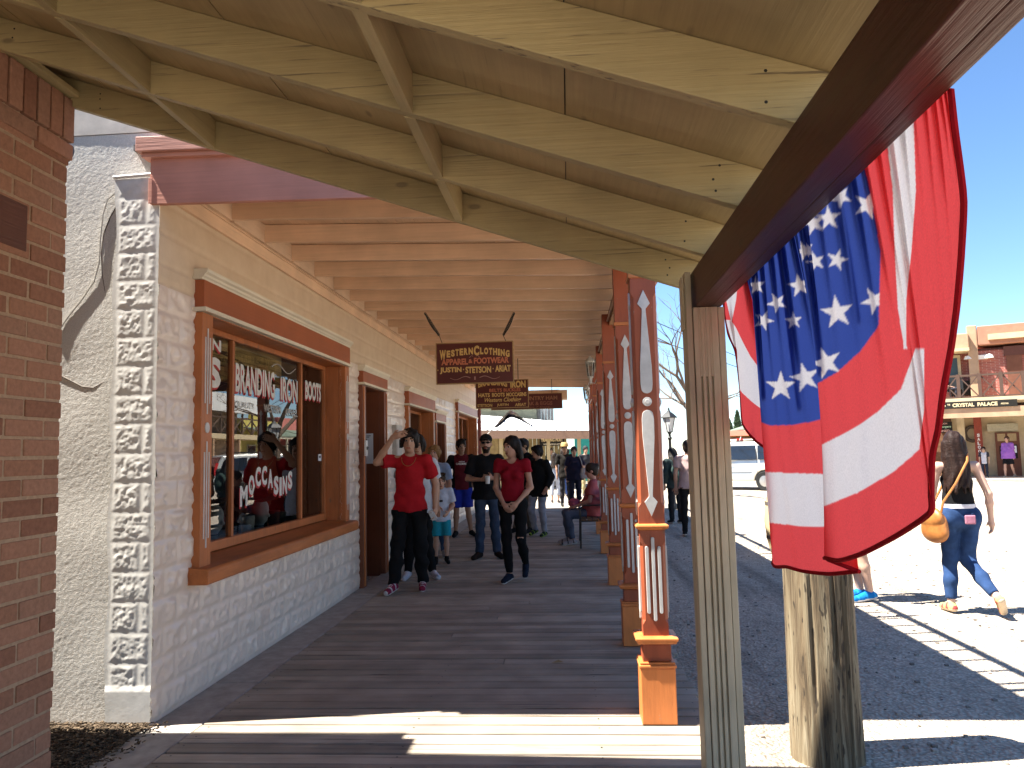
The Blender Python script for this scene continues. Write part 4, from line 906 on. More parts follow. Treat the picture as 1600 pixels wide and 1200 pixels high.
tanwall=rough_mat('saloon_plaster',(.46,.30,.19),None,3,.1); creamw=rough_mat('saloon_cream',(.55,.44,.28),None,3,.1); brownw=rough_mat('saloon_brown',(.17,.07,.045),None,5,.1); darkb=rough_mat('saloon_black',(.018,.016,.014),None,5,.05)
b=MB(); fbox(b,f,u_(1458),u_(1600)+9,-9,-2.6,z_(627),z_(540)); fbox(b,f,u_(1540)-.2,u_(1600)+9,-2.6,-2.2,z_(627),z_(545)); build('wall',b,farbrick,palace)
b=MB(); fbox(b,f,u_(1458),u_(1533),-9.2,-1.6,z_(542),z_(517)); build('parapet',b,tanwall,palace,bevel=.03); b=MB(); fbox(b,f,u_(1546),u_(1600)+9,-9.2,-1.9,z_(537),z_(506)); build('parapet',b,rough_mat('saloon_salmon',(.40,.19,.125),None,3,.1),palace,bevel=.03); b=MB(); fbox(b,f,u_(1533)-.05,u_(1545),-2.5,-1.88,z_(627),z_(504)); build('corner_pilaster',b,tanwall,palace,bevel=.03)
b=MB(); fbox(b,f,u_(1560),u_(1600)+9,-2.2,-1.7,z_(530),z_(521)); fbox(b,f,u_(1458),u_(1533),-2.6,-1.45,z_(546),z_(541)); build('cornice',b,creamw,palace)
b=MB(); fbox(b,f,u_(1458),u_(1600)+9,-9,-2.8,0,z_(650)); build('ground_floor',b,creamw,palace)
for (a_,c_) in ((1500,1515),):
    b=MB(); fbox(b,f,u_(a_)-.12,u_(c_)+.12,-2.6,-2.5,z_(600),z_(548),0); W=build('window',b,creamw,palace); b=MB(); fbox(b,f,u_(a_),u_(c_),-2.5,-2.48,z_(597),z_(553)); build('pane',b,rough_mat('dim_pane',(.05,.07,.08),None,5,0,.01,.1),W)
b=MB(); fbox(b,f,u_(1583),u_(1604),-2.2,-2.12,z_(625),z_(556)); D=build('door',b,brownw,palace); b=MB(); fbox(b,f,u_(1580),u_(1608),-2.2,-2.1,z_(556),z_(541)); build('door_head',b,rough_mat('plum',(.12,.05,.04)),D)
# balcony
b=MB(); fbox(b,f,u_(1464),u_(1600)+9,-2.6,.1,z_(631),z_(625),0); build('balcony_floor',b,creamw,palace)
b=MB(); fbox(b,f,u_(1466),u_(1600)+9,-.1,.06,z_(650),z_(640)); fbox(b,f,u_(1466),u_(1600)+9,-.12,.12,z_(655),z_(650)); build('porch_beam',b,tanwall,palace)
b=MB(); fbox(b,f,u_(1468),u_(1588),.065,.12,z_(640.5),z_(630)); S_=build('sign_board',b,darkb,palace)
b=MB(); fz=lambda a,q:f(a,.125,q); scm=rough_mat('sign_cream',(.62,.5,.3))
put_text(b,'CRYSTAL',fz,u_(1504),u_(1533),z_(638.3),z_(632.5),0,bold=.05); put_text(b,'PALACE',fz,u_(1537),u_(1563),z_(638.3),z_(632.5),0,bold=.05); build('sign_lettering',b,scm,S_,recalc=False); b=MB(); put_text(b,'THE',fz,u_(1497),u_(1501),z_(635.5),z_(633),0,bold=.04); build('sign_lettering',b,scm,S_,recalc=False); b=MB(); put_text(b,'TOMBSTONE',fz,u_(1481),u_(1495),z_(637),z_(634.5),0,bold=.03); build('sign_lettering',b,scm,S_,recalc=False); b=MB(); put_text(b,'ARIZONA',fz,u_(1567),u_(1577),z_(637),z_(634.5),0,bold=.03)
build('sign_lettering',b,scm,S_,recalc=False)
rl=MB(); 
fbox(rl,f,u_(1464),u_(1600)+9,-.04,.06,z_(592),z_(589)); fbox(rl,f,u_(1464),u_(1600)+9,-.03,.05,z_(624.5),z_(622.5))
px=1458
while px<1760:
    fbox(rl,f,u_(px)-.06,u_(px)+.06,-.05,.07,z_(625),z_(588)); w0=px+2; w1=px+26
    for (za,zb_) in ((623,592),(592,623)):
        rl.bar(f(u_(w0),.01+.03*(za>600),z_(za)),f(u_(w1),.01+.03*(za>600),z_(zb_)),.035,.045)
    px+=28
build('railing',rl,rough_mat('rail_brown',(.10,.06,.045),None,8,.1),palace)
for px in (1470,1605,1740):
    b=MB(); fbox(b,f,u_(px)-.11,u_(px)+.11,-.15,.07,0,z_(650)); fbox(b,f,u_(px)-.16,u_(px)+.16,-.2,.12,z_(670),z_(664)); fbox(b,f,u_(px)-.16,u_(px)+.16,-.2,.12,0,z_(724)); build('porch_pillar',b,tanwall,palace,bevel=.02)
for px in (1513,1537):
    b=MB(); fbox(b,f,u_(px)-.14,u_(px)+.14,-2.8,-2.5,0,z_(650)); build('pilaster',b,creamw if px==1513 else rough_mat('red_pilaster',(.26,.06,.04)),palace)
b=MB(); put_text(b,'SALOON',lambda a,q:f(u_(1538)-q*.0+.05,-2.48,z_(722)+a),0,z_(672)-z_(722),u_(0),u_(0)+.2,0,bold=.03); b.v=[tuple(Vector(p)) for p in b.v]
# vertical lettering down the red pilaster
b=MB()
for k,ch in enumerate('SALOON'): put_text(b,ch,lambda a,q:f(a,-2.49,q),u_(1535),u_(1539),z_(684+k*6.5),z_(679+k*6.5),0,bold=.04)
build('pilaster_lettering',b,whitep,palace,recalc=False)
b=MB(); fbox(b,f,u_(1440),u_(1500),-2.79,-2.7,0,z_(650)); build('plank_panel',b,rough_mat('barn_brown',(.15,.075,.04),(.08,.04,.022),7,.3),palace)
b=MB(); fbox(b,f,u_(1440),u_(1501),-2.3,-2.2,z_(676),z_(658)); S2=build('menu_board',b,darkb,palace); b=MB(); fy=lambda a,q:f(a,-2.19,q)
put_text(b,'NO VIOLENCE SALOON',fy,u_(1459),u_(1494),z_(662.5),z_(659.5),0,bold=.03); put_text(b,'Prairie-Buffalo Burgers',fy,u_(1454),u_(1499),z_(669),z_(664),1,bold=.03); put_text(b,'MEAT SEASONED',fy,u_(1456),u_(1497),z_(675),z_(671),0,bold=.03); build('menu_lettering',b,[rough_mat('menu_red',(.5,.3,.25)),rough_mat('menu_green',(.35,.5,.35))],S2,recalc=False)
b=MB(); fbox(b,f,u_(1560),u_(1593),-2.79,-2.65,0,z_(678),0); D=build('entrance_door',b,brownw,palace); b=MB()
for (a_,c_,d_,e_,mt) in ((1563,1574,692,680,0),(1577,1589,692,680,0),(1565,1574,720,700,1),(1580,1589,720,698,1),(1582,1588,711,700,2)): fbox(b,f,u_(a_),u_(c_),-2.65,-2.63+.01*mt,z_(d_),z_(e_),mt)
build('door_panes',b,[rough_mat('door_glow',(.42,.30,.16)),darkb,paper],D)
b=MB(); fbox(b,f,u_(1550),u_(1592),-2.7,-2.5,z_(676),z_(664)); build('transom_grille',b,rough_mat('grille',(.42,.38,.27)),palace)
b=MB(); q=[f(u_(1529)+.26*math.cos(k),-2.6,z_(679)+.30*math.sin(k)) for k in np.linspace(0,6.283,20)]; b.tube(q,.07,8); o=build('wreath',b,rough_mat('wreath',(.07,.05,.035)),None); tag(o,'dark round wreath on the saloon wall under the balcony','wreath')
b=MB(); fbox(b,f,u_(1544)-1.0,u_(1544)+.0,-2.4,-2.2,z_(616),z_(592)); build('chalk_board',b,darkb,palace)
for px in (1531,1560): 
    b=MB(); c_=f(u_(px),-2.0,z_(558)); b.lathe([(.02,.16),(.12,.12),(.17,0),(.14,0),(.02,.10)],tuple(c_),14); o=build('barn_lamp',b,whitep,None,smooth=True); tag(o,'white dished wall lamp left of the balcony plaque' if px==1531 else 'dish lamp right of the balcony plaque by the upper door','lamp')
b=MB(); fbox(b,f,u_(1545),u_(1558),-2.19,-2.14,z_(559),z_(552)); o=build('wall_plaque',b,whitep,None); tag(o,'small white plaque on the upper brick wall of the saloon','plaque')
b=MB(); fbox(b,f,u_(1440),u_(1600)+9,-2.8,.3,.004,.10); build('porch_step',b,concrete,palace)

# ------------------------------------------------------------------ shops farther along that side (seen past the post and in the window glass)
def shop(name,label,x,y0,y1,z1,colr,trim,step=True,loc=None):
    r=thing(name,label,'building',(x,y0,GZ)); b=MB(); b.box(x,x+8,y0,y1,GZ,z1); build('wall',b,rough_mat(name+'_wall',colr,None,3,.15),r)
    b=MB(); ym=(y0+y1)/2; h=(y1-y0)
    if step: b.box(x-.12,x+.2,ym-h*.22,ym+h*.22,z1+.004,z1+1.1)
    b.box(x-.2,x-.003,y0-.1,y1+.1,z1-1.0,z1-.05); build('parapet',b,rough_mat(name+'_trim',trim,None,3,.1),r)
    b=MB(); b.prism([(x-2.4,3.0),(x-.002,3.7),(x-.002,3.8),(x-2.4,3.1)],lambda a,z,d:(a,d,z),y0,y1); build('awning',b,rough_mat(name+'_roof',(.16,.20,.15),None,4,.2),r)
    b=MB()
    for yy in np.arange(y0+.3,y1,2.4): b.box(x-2.35,x-2.23,yy-.06,yy+.06,GZ,3.02)
    b.box(x-2.36,x-2.22,y0,y1,2.86,3.0); build('awning_frame',b,rough_mat(name+'_post',(.55,.5,.38),None,5,.1),r)
    for yy in np.arange(y0+1,y1-1,2.6):
        b=MB(); b.box(x-.06,x-.003,yy,yy+1.5,.6,2.5); W=build('window',b,rough_mat('shop_frame',(.5,.45,.35)),r); b=MB(); b.box(x-.07,x-.061,yy+.1,yy+1.4,.7,2.4); build('pane',b,rough_mat('shop_pane',(.03,.035,.04),None,5,0,.01,.1),W)
shop('yellow_shop','yellow false fronted shop with stepped parapet reflected in the large window',17.5,52,58.2,4.3,(.50,.42,.14),(.55,.46,.13))
shop('red_shop','pinkish red shop beyond the yellow one, seen in the window reflection',17.5,58.8,74,4.7,(.45,.13,.12),(.5,.18,.15),False)
# balconied hotel between the saloon and the yellow shop, seen only as a reflection
ht=thing('balcony_hotel','beige two storey hotel with a crossed balcony railing, reflected in the left window pane','building',(17.5,41,GZ))
b=MB(); b.box(17.5,26,40.2,51.4,GZ,5.4); build('wall',b,rough_mat('hotel_wall',(.36,.27,.2),None,3,.15),ht)
b=MB(); b.box(15.6,17.48,40.0,51.5,4.6,4.75); b.box(15.55,15.62,40.0,51.5,4.4,5.5); build('roof',b,rough_mat('hotel_roof',(.66,.66,.64),None,3,.05),ht)
b=MB(); b.box(15.6,17.48,40.0,51.5,2.75,3.05); build('balcony_floor',b,creamw,ht)
b=MB(); b.box(15.6,15.68,40,51.5,4.02,4.1); yy=40.2
while yy<51: b.box(15.6,15.7,yy,yy+.1,3.05,4.4); b.bar((15.64,yy,3.1),(15.64,yy+1.5,4.02),.06,.06); b.bar((15.67,yy,4.02),(15.67,yy+1.5,3.1),.06,.06); yy+=1.55
build('railing',b,rough_mat('hotel_rail',(.12,.08,.06)),ht)
b=MB()
for yy in (40.4,44,47.6,51.2): b.box(15.62,15.78,yy-.08,yy+.08,GZ,2.75)
build('porch_frame',b,tanwall,ht)
# gaudy shop down the street between tan post and flag
p_=at(1160,688,y=62); r=thing('souvenir_shop','far yellow souvenir shop with a red roof and flags, beyond the minivan','building',(p_[0],62,GZ)); X0,X1=at(1128,690,y=62)[0],at(1235,690,y=62)[0]
b=MB(); b.box(X0,X1,62,70,GZ,at(1160,680,y=62)[2]); build('wall',b,rough_mat('shop_yellow',(.55,.36,.08),(.42,.25,.06),1.2,.1),r)
zr0,zr1=at(1160,681,y=62)[2],at(1160,673,y=66)[2]; b=MB(); b.prism([(61.3,zr0),(66,zr1),(70.5,zr0)],lambda a,z,d:(d,a,z),X0-.4,X1+.4); build('roof',b,rough_mat('shop_redroof',(.42,.10,.06),None,2,.2),r)
b=MB(); b.prism([(59.8,zr0-.75),(62,zr0-.2),(62,zr0-.1),(59.8,zr0-.65)],lambda a,z,d:(d,a,z),X0,X1); build('awning',b,rough_mat('shop_cream',(.7,.66,.5)),r)
for k in range(8):
    xx=X0+.5+k*(X1-X0-1)/7; b=MB(); b.box(xx-.35,xx+.15,60.2,60.3,1.0+.3*(k%3),1.9+.3*(k%2)); o=build('hung_goods',b,rough_mat('goods%d'%(k%4),[(.5,.3,.05),(.45,.06,.05),(.1,.15,.35),(.6,.55,.45)][k%4]),r)
# US flag on a stick by that shop
q=at(1156,693,y=58); r=thing('small_flag','tiny striped flag on a stick in front of the yellow shop','flag',tuple(q)); b=MB(); b.tube([(q[0]-.5,58,q[2]-1.2),(q[0]+.1,58,q[2]+.5)],.025,6); build('stick',b,whitep,r)
for k in range(7):
    b=MB(); b.box(q[0]+.08,q[0]+1.3,58.0,58.02,q[2]-.3-k*.1,q[2]-.2-k*.1); build('stripe',b,redp if k%2==0 else whitep,r)

# ------------------------------------------------------------------ trading post at the end of the walkway
tpst=thing('trading_post','wooden trading post with a white metal porch roof beyond the walkway end','building',(-1,33,GZ))
ytp=31.0; za=at(840,682.5,y=ytp)[2]; zb2=at(840,674.5,y=ytp)[2]; xl=at(700,686,y=ytp)[0]; xr_=at(940,686,y=ytp)[0]
b=MB(); zt1=at(760,654,y=36)[2]; 
b.add([(xl,ytp,zb2+.16),(xr_,ytp,zb2-.02),(xr_,36,at(900,664,y=36)[2]),(xl,36,zt1+.25)],[(0,1,2,3)]); b.add([(xl,ytp,zb2+.12),(xr_,ytp,zb2-.06),(xr_,36,at(900,664,y=36)[2]-.04),(xl,36,zt1+.21)],[(0,1,2,3)])
x=xl
while x<xr_:
    t=(x-xl)/(xr_-xl); b.bar((x,ytp,zb2+.175-.18*t),(x,36,(1-t)*(zt1+.26)+t*(at(900,664,y=36)[2]+.015)),.03,.03); x+=.4
build('porch_roof',b,rough_mat('galvanised',(.78,.78,.76),(.70,.70,.68),5,.05,.003,.5,3,.4,0),tpst,recalc=False)
b=MB(); b.prism([(xl,zb2+.14),(xr_,zb2-.04),(xr_,za-.15),(xl,za+.02)],lambda a,z,d:(a,d,z),ytp-.06,ytp-.004); build('fascia',b,rough_mat('tp_fascia',(.26,.16,.11)),tpst)
b=MB(); xx=xl
while xx<at(880,700,y=36)[0]: b.box(xx,xx+.19,36-.02*random.random(),36.1,GZ,2.6,0,random.random()); xx+=.20
build('plank_wall',b,rough_mat('tp_planks',(.30,.23,.11),(.18,.13,.06),4,.3,tint=.35),tpst)
b=MB(); b.box(xl,at(838,640,y=36.5)[0],36.4,40,2.6,at(760,636,y=36.4)[2]); build('upper_wall',b,rough_mat('tp_green',(.22,.23,.17),None,3,.1),tpst); b=MB(); b.box(xl-.2,at(838,640,y=36.5)[0]+.1,36.2,40,at(760,638,y=36.4)[2],at(760,635,y=36.4)[2]); build('eaves',b,creamw,tpst)
b=MB(); xx=at(836,650,y=37)[0]
while xx<at(865,650,y=37)[0]: b.box(xx,xx+.14,37,37.05,2.6,at(850,633+random.random()*3,y=37)[2],0,random.random()); xx+=.15
build('board_fence',b,rough_mat('tp_grey',(.30,.30,.29),(.18,.18,.18),4,.2,tint=.4),tpst)
for px in (783,817,857,905):
    b=MB(); xx=at(px,700,y=ytp+.3)[0]; b.box(xx-.07,xx+.07,ytp+.25,ytp+.39,GZ,za+.1); build('porch_pillar',b,rough_mat('tp_post',(.42,.33,.18),None,5,.1),tpst)
b=MB(); p1,p2=at(843,683.5,y=32.5),at(882,696,y=32.5); b.box(p1[0],p2[0],32.5,32.55,p2[2],p1[2]); S_=build('sign_board',b,darkb,tpst); b=MB(); put_text(b,'TRADING POST',lambda a,q:(a,32.49,q),p1[0]+.06,p2[0]-.06,p1[2]-.19,p1[2]-.05,0,bold=.05); build('sign_lettering',b,scm,S_,recalc=False); b=MB(); put_text(b,'WITH INDIAN ARTS',lambda a,q:(a,32.49,q),p1[0]+.15,p2[0]-.15,p2[2]+.03,p2[2]+.10,0,bold=.03); build('sign_lettering',b,rough_mat('sign_cream2',(.6,.55,.45)),S_,recalc=False)
b=MB(); p1,p2=at(866,702,y=38),at(912,712,y=38); b.box(p1[0],p2[0]+1,38,38.2,p2[2],p1[2]); b.box(p1[0]+1,p2[0]+1,37.8,37.9,p1[2],p1[2]+.5); b.box(p1[0],p2[0]+1,39.2,39.4,GZ,p2[2]); build('shop_awning',b,rough_mat('tp_teal',(.03,.26,.22),None,5,.1),tpst)
b=MB(); p1=at(818,688,y=35.5); b.box(p1[0]-.14,p1[0]+.2,35.5,35.55,p1[2]-.42,p1[2]+.05); build('poster',b,rough_mat('tp_poster',(.62,.42,.28)),tpst)
# dark blue and white flag on a slanting staff
s0,s1=at(757,683,y=20.7),at(799,641,y=20.0); r=thing('staff_flag','white and dark blue flag drooping from a slanting staff at the walkway end','flag',tuple(s0)); b=MB(); b.tube([s0,s1],.014,6); build('staff',b,whitep,r,smooth=True)
top=[(799,640),(806,643),(815,650),(826,660),(836,668)]; bot=[(772,668),(780,668),(787,660),(800,652),(836,668)]
u=np.linspace(0,1,26); 
tp_=np.array([(772,668),(782,655),(797,640.5),(806,645),(818,655),(836,668)],float); bp_=np.array([(776,668.5),(785,662),(792,655),(800,651),(814,657),(835.5,669)],float)
ip=lambda P:np.stack([np.interp(u,np.linspace(0,1,len(P)),P[:,k]) for k in (0,1)],-1)
A_,B_=ip(tp_),ip(bp_); fm=MB(); rows=12
for i in range(26):
    for j in range(rows): 
        q=A_[i]*(1-j/(rows-1))+B_[i]*(j/(rows-1)); P=at(q[0],q[1],y=20.1+.12*math.sin(i*.7+j*.25)); fm.v.append(tuple(P))
for i in range(25):
    for j in range(rows-1): fm.f.append((i*rows+j,(i+1)*rows+j,(i+1)*rows+j+1,i*rows+j+1)); fm.m.append(1 if (j>4) else 0); fm.t.append(.5)
build('cloth',fm,[cloth('flag_white',(.62,.60,.55)),cloth('flag_navy',(.02,.025,.05))],r,smooth=True,recalc=False)

# ------------------------------------------------------------------ trees
def bare_tree(loc,h,label,seed):
    rnd=random.Random(seed); r=thing('bare_tree',label,'tree',loc); t=MB(); tw=MB()
    def grow(p,d,L,rad,dep):
        pts=[p]; 
        for k in range(4): d=(d+Vector((rnd.uniform(-.22,.22),rnd.uniform(-.22,.22),rnd.uniform(-.03,.12)))).normalized(); p=p+d*L/4; pts.append(p)
        (t if dep<2 else tw).tube(pts,[rad*(1-.45*k/4) for k in range(5)],7 if dep<2 else 4)
        if dep<6 and rad>.0025:
            for k in range(3 if dep<3 else 2):
                a=rnd.uniform(.3,.85); ax=Vector((rnd.uniform(-1,1),rnd.uniform(-1,1),rnd.uniform(-.4,.4))).cross(d).normalized()
                grow(pts[rnd.choice((2,3,4)) if k else 4],(Matrix.Rotation(a,3,ax)@d).normalized(),L*rnd.uniform(.6,.82),rad*rnd.uniform(.45,.62),dep+1)
    grow(Vector(loc),Vector((0,0,1)),h*.34,h*.02,0)
    bark=rough_mat('bark',(.16,.12,.09),None,20,.5); build('trunk',t,bark,r,smooth=True); build('crown',tw,bark,r,recalc=False,smooth=True)
bare_tree((4.35,24.5,GZ),6.6,'leafless tree behind the square tan post, its twigs showing either side',11)
def conifer(loc,h,rad,label,seed):
    rnd=random.Random(seed); r=thing('cypress_tree',label,'tree',loc); b=MB(); b.tube([loc,(loc[0],loc[1],loc[2]+h*.95)],[rad*.2,.03],7); build('trunk',b,rough_mat('cy_bark',(.12,.09,.06)),r)
    c=MB()
    for k in range(2200):
        z=rnd.random()**.9; rr=rad*(.35+.65*min(1,z*5))*(1-z)**.62*math.sqrt(rnd.random())*rnd.uniform(.8,1.15); q=rnd.random()*6.283; P=Vector((loc[0]+rr*math.cos(q),loc[1]+rr*math.sin(q),loc[2]+.4+z*(h-.4)))
        s=rad*rnd.uniform(.08,.2); m_=Matrix.Rotation(rnd.random()*6.28,3,'Z')@Matrix.Rotation(rnd.uniform(-.7,.7),3,'X'); c.add([P+m_@Vector(v_) for v_ in ((-s*.5,0,0),(s*.5,0,0),(0,0,s*2.2))],[(0,1,2)],0,rnd.random())
    build('crown',c,rough_mat('cypress_green',(.06,.10,.05),(.03,.05,.025),6,0,tint=.4),r,recalc=False)
q=at(1153,672,y=95); qt=at(1152,643,y=95); conifer((q[0],95,GZ),qt[2]-GZ,.95,'tall narrow cypress far away above the red roof',3)
q=at(1139,672,y=90); qt=at(1139,657,y=90); conifer((q[0],90,GZ),qt[2]-GZ,1.2,'shorter cypress far away, half hidden by the tan post',4)
# overhead wires beyond the flag
for k,(pa,pb) in enumerate((((1100,535),(1230,590)),((1100,556),(1230,600)))):
    a_,c_=at(*pa,y=48),at(*pb,y=60); b=MB(); d_=(c_-a_); b.tube([a_-d_*2+np.array([0,0,0]),a_,c_,c_+d_*3],.022,5); o=build('power_line',b,darkwire,loc=tuple(a_)); tag(o,'upper dark wire crossing the sky beside the flag' if k==0 else 'lower dark wire crossing the sky beside the flag','wire')
# ------------------------------------------------------------------ people: smooth implicit bodies turned into one continuous mesh each
def V3(*a): return np.array(a,float)
class Sdf:
    def __init__(s,vox,k=.02): s.p=[]; s.vox=vox; s.k=k; s.clips=[]; s.noise=None
    def rc(s,a,b,ra,rb,flat=1.0,clip=None,k=None,sub=False,ax=1):
        s.p.append(('rc',V3(*a),V3(*b),ra,rb,flat,clip,k,sub,ax)); return s
    def el(s,c,r,rot=None,clip=None,k=None,sub=False):
        s.p.append(('el',V3(*c),V3(*r),rot,None,None,clip,k,sub,1)); return s
    def mesh(s):
        lo=np.full(3,1e9); hi=-lo
        for q in s.p:
            if q[8]: continue
            if q[0]=='rc': m=max(q[3],q[4]); l=np.minimum(q[1],q[2])-m; h=np.maximum(q[1],q[2])+m
            else: m=q[2].max(); l=q[1]-m; h=q[1]+m
            lo=np.minimum(lo,l); hi=np.maximum(hi,h)
        vx=s.vox; lo-=3*vx; hi+=3*vx; n=np.ceil((hi-lo)/vx).astype(int)+1
        D=np.full(n,.5,np.float32); ax=[lo[i]+vx*np.arange(n[i]) for i in range(3)]
        for q in s.p:
            pad=.05+(q[7] or s.k)
            if q[0]=='rc': m=max(q[3],q[4])+pad; l=np.minimum(q[1],q[2])-m; h=np.maximum(q[1],q[2])+m
            else: m=q[2].max()+pad; l=q[1]-m; h=q[1]+m
            i0=np.clip(np.floor((l-lo)/vx).astype(int),0,n-1); i1=np.clip(np.ceil((h-lo)/vx).astype(int)+1,1,n)
            X=ax[0][i0[0]:i1[0],None,None]; Y=ax[1][None,i0[1]:i1[1],None]; Z=ax[2][None,None,i0[2]:i1[2]]
            if X.size==0 or Y.size==0 or Z.size==0: continue
            if q[0]=='rc':
                a,b,ra,rb,fl=q[1:6]; sc=[1,1,1]; sc[q[9]]=1/fl
                A=a*sc; B=b*sc; d=B-A; L2=max(float(d@d),1e-9)
                px,py,pz=X*sc[0]-A[0],Y*sc[1]-A[1],Z*sc[2]-A[2]
                t=np.clip((px*d[0]+py*d[1]+pz*d[2])/L2,0,1)
                dist=np.sqrt((px-d[0]*t)**2+(py-d[1]*t)**2+(pz-d[2]*t)**2)-(ra+(rb-ra)*t)
                if fl<1: dist=dist*(.5+.5*fl)
            else:
                c,r,rot=q[1:4]; px,py,pz=X-c[0],Y-c[1],Z-c[2]
                if rot is not None:
                    M=rot; qx=px*M[0,0]+py*M[1,0]+pz*M[2,0]; qy=px*M[0,1]+py*M[1,1]+pz*M[2,1]; qz=px*M[0,2]+py*M[1,2]+pz*M[2,2]; px,py,pz=qx,qy,qz
                k0=np.sqrt((px/r[0])**2+(py/r[1])**2+(pz/r[2])**2); k1=np.sqrt((px/r[0]**2)**2+(py/r[1]**2)**2+(pz/r[2]**2)**2)
                dist=k0*(k0-1)/np.maximum(k1,1e-6)
            if q[6] is not None:
                for (pp,nn) in q[6]: dist=np.maximum(dist,(X-pp[0])*nn[0]+(Y-pp[1])*nn[1]+(Z-pp[2])*nn[2])
            sl=tuple(slice(i0[i],i1[i]) for i in range(3)); cur=D[sl]; k=q[7] if q[7] is not None else s.k
            if q[8]:
                D[sl]=np.maximum(cur,-dist)
            else:
                h=np.maximum(k-np.abs(cur-dist),0)/max(k,1e-6); D[sl]=np.minimum(cur,dist)-h*h*k*.25
        if s.clips or s.noise:
            X,Y,Z=np.meshgrid(*ax,indexing='ij')
            if s.noise is not None: near=np.abs(D)<.06; D[near]+=s.noise(X[near],Y[near],Z[near])
            for (pp,nn) in s.clips: D=np.maximum(D,(X-pp[0])*nn[0]+(Y-pp[1])*nn[1]+(Z-pp[2])*nn[2])
        D[0]=D[-1]=.5; D[:,0]=D[:,-1]=.5; D[:,:,0]=D[:,:,-1]=.5
        ins=D<0; c=np.zeros(n-1,np.int32)
        for dx in (0,1):
            for dy in (0,1):
                for dz in (0,1): c+=ins[dx:n[0]-1+dx,dy:n[1]-1+dy,dz:n[2]-1+dz]
        cell=np.argwhere((c>0)&(c<8)); idx=np.full(n-1,-1,np.int64); idx[tuple(cell.T)]=np.arange(len(cell))
        acc=np.zeros((len(cell),3)); cnt=np.zeros(len(cell))
        for a in range(3):
            o=[i for i in range(3) if i!=a]
            for u in (0,1):
                for v_ in (0,1):
                    off=np.zeros(3,int); off[o[0]]=u; off[o[1]]=v_; off2=off.copy(); off2[a]=1
                    d0=D[tuple((cell+off).T)]; d1=D[tuple((cell+off2).T)]; m=(d0<0)!=(d1<0); t=np.where(m,d0/np.where(m,d0-d1,1),0)
                    p=(cell+off).astype(float); p[:,a]+=t; acc[m]+=p[m]; cnt[m]+=1
        P=lo+vx*acc/np.maximum(cnt,1)[:,None]
        F=[]
        for a in range(3):
            b_,c_=(a+1)%3,(a+2)%3; sh=[slice(None)]*3; sh2=[slice(None)]*3; sh[a]=slice(0,-1); sh2[a]=slice(1,None)
            ch=ins[tuple(sh)]!=ins[tuple(sh2)]; e=np.argwhere(ch); ok=(e[:,b_]>0)&(e[:,c_]>0)&(e[:,b_]<n[b_]-1)&(e[:,c_]<n[c_]-1); e=e[ok]
            inside=ins[tuple(e.T)]; q=[]
            for (u,v_) in ((-1,-1),(0,-1),(0,0),(-1,0)):
                g_=e.copy(); g_[:,b_]+=u; g_[:,c_]+=v_; q.append(idx[tuple(g_.T)])
            q=np.stack(q,-1); q[~inside]=q[~inside][:,::-1]; F.append(q)
        F=np.concatenate(F); F=F[(F>=0).all(1)]
        # light smoothing
        for it in range(1):
            s_=np.zeros_like(P); w_=np.zeros(len(P))
            for a in range(4):
                i,j=F[:,a],F[:,(a+1)%4]; np.add.at(s_,i,P[j]); np.add.at(w_,i,1)
            P=P*.5+.5*s_/np.maximum(w_,1)[:,None]
        return P,F
_cm={}
def cmat(kind,col):
    key=(kind,tuple(col))
    if key not in _cm:
        if kind=='skin':
            m,n,l,p=nodes('skin'); p.inputs['Base Color'].default_value=c4(col); p.inputs['Roughness'].default_value=.55; p.inputs['Specular IOR Level'].default_value=.3; p.inputs['Subsurface Weight'].default_value=.0; _cm[key]=m
        elif kind=='hair': _cm[key]=rough_mat('hair',col,tuple(x*.5 for x in col),60,.6,.01,.6,3,.2)
        elif kind=='denim':
            m=rough_mat('denim',tuple(x*1.25 for x in col),tuple(x*.62 for x in col),7,.25,.01,.9,5,.1); _cm[key]=m
        else: _cm[key]=cloth(kind,col)
    return _cm[key]
def rotz(a): c,s=math.cos(a),math.sin(a); return np.array([[c,-s,0],[s,c,0],[0,0,1]])
def rotx(a): c,s=math.cos(a),math.sin(a); return np.array([[1,0,0],[0,c,-s],[0,s,c]])
def roty(a): c,s=math.cos(a),math.sin(a); return np.array([[c,0,s],[0,1,0],[-s,0,c]])
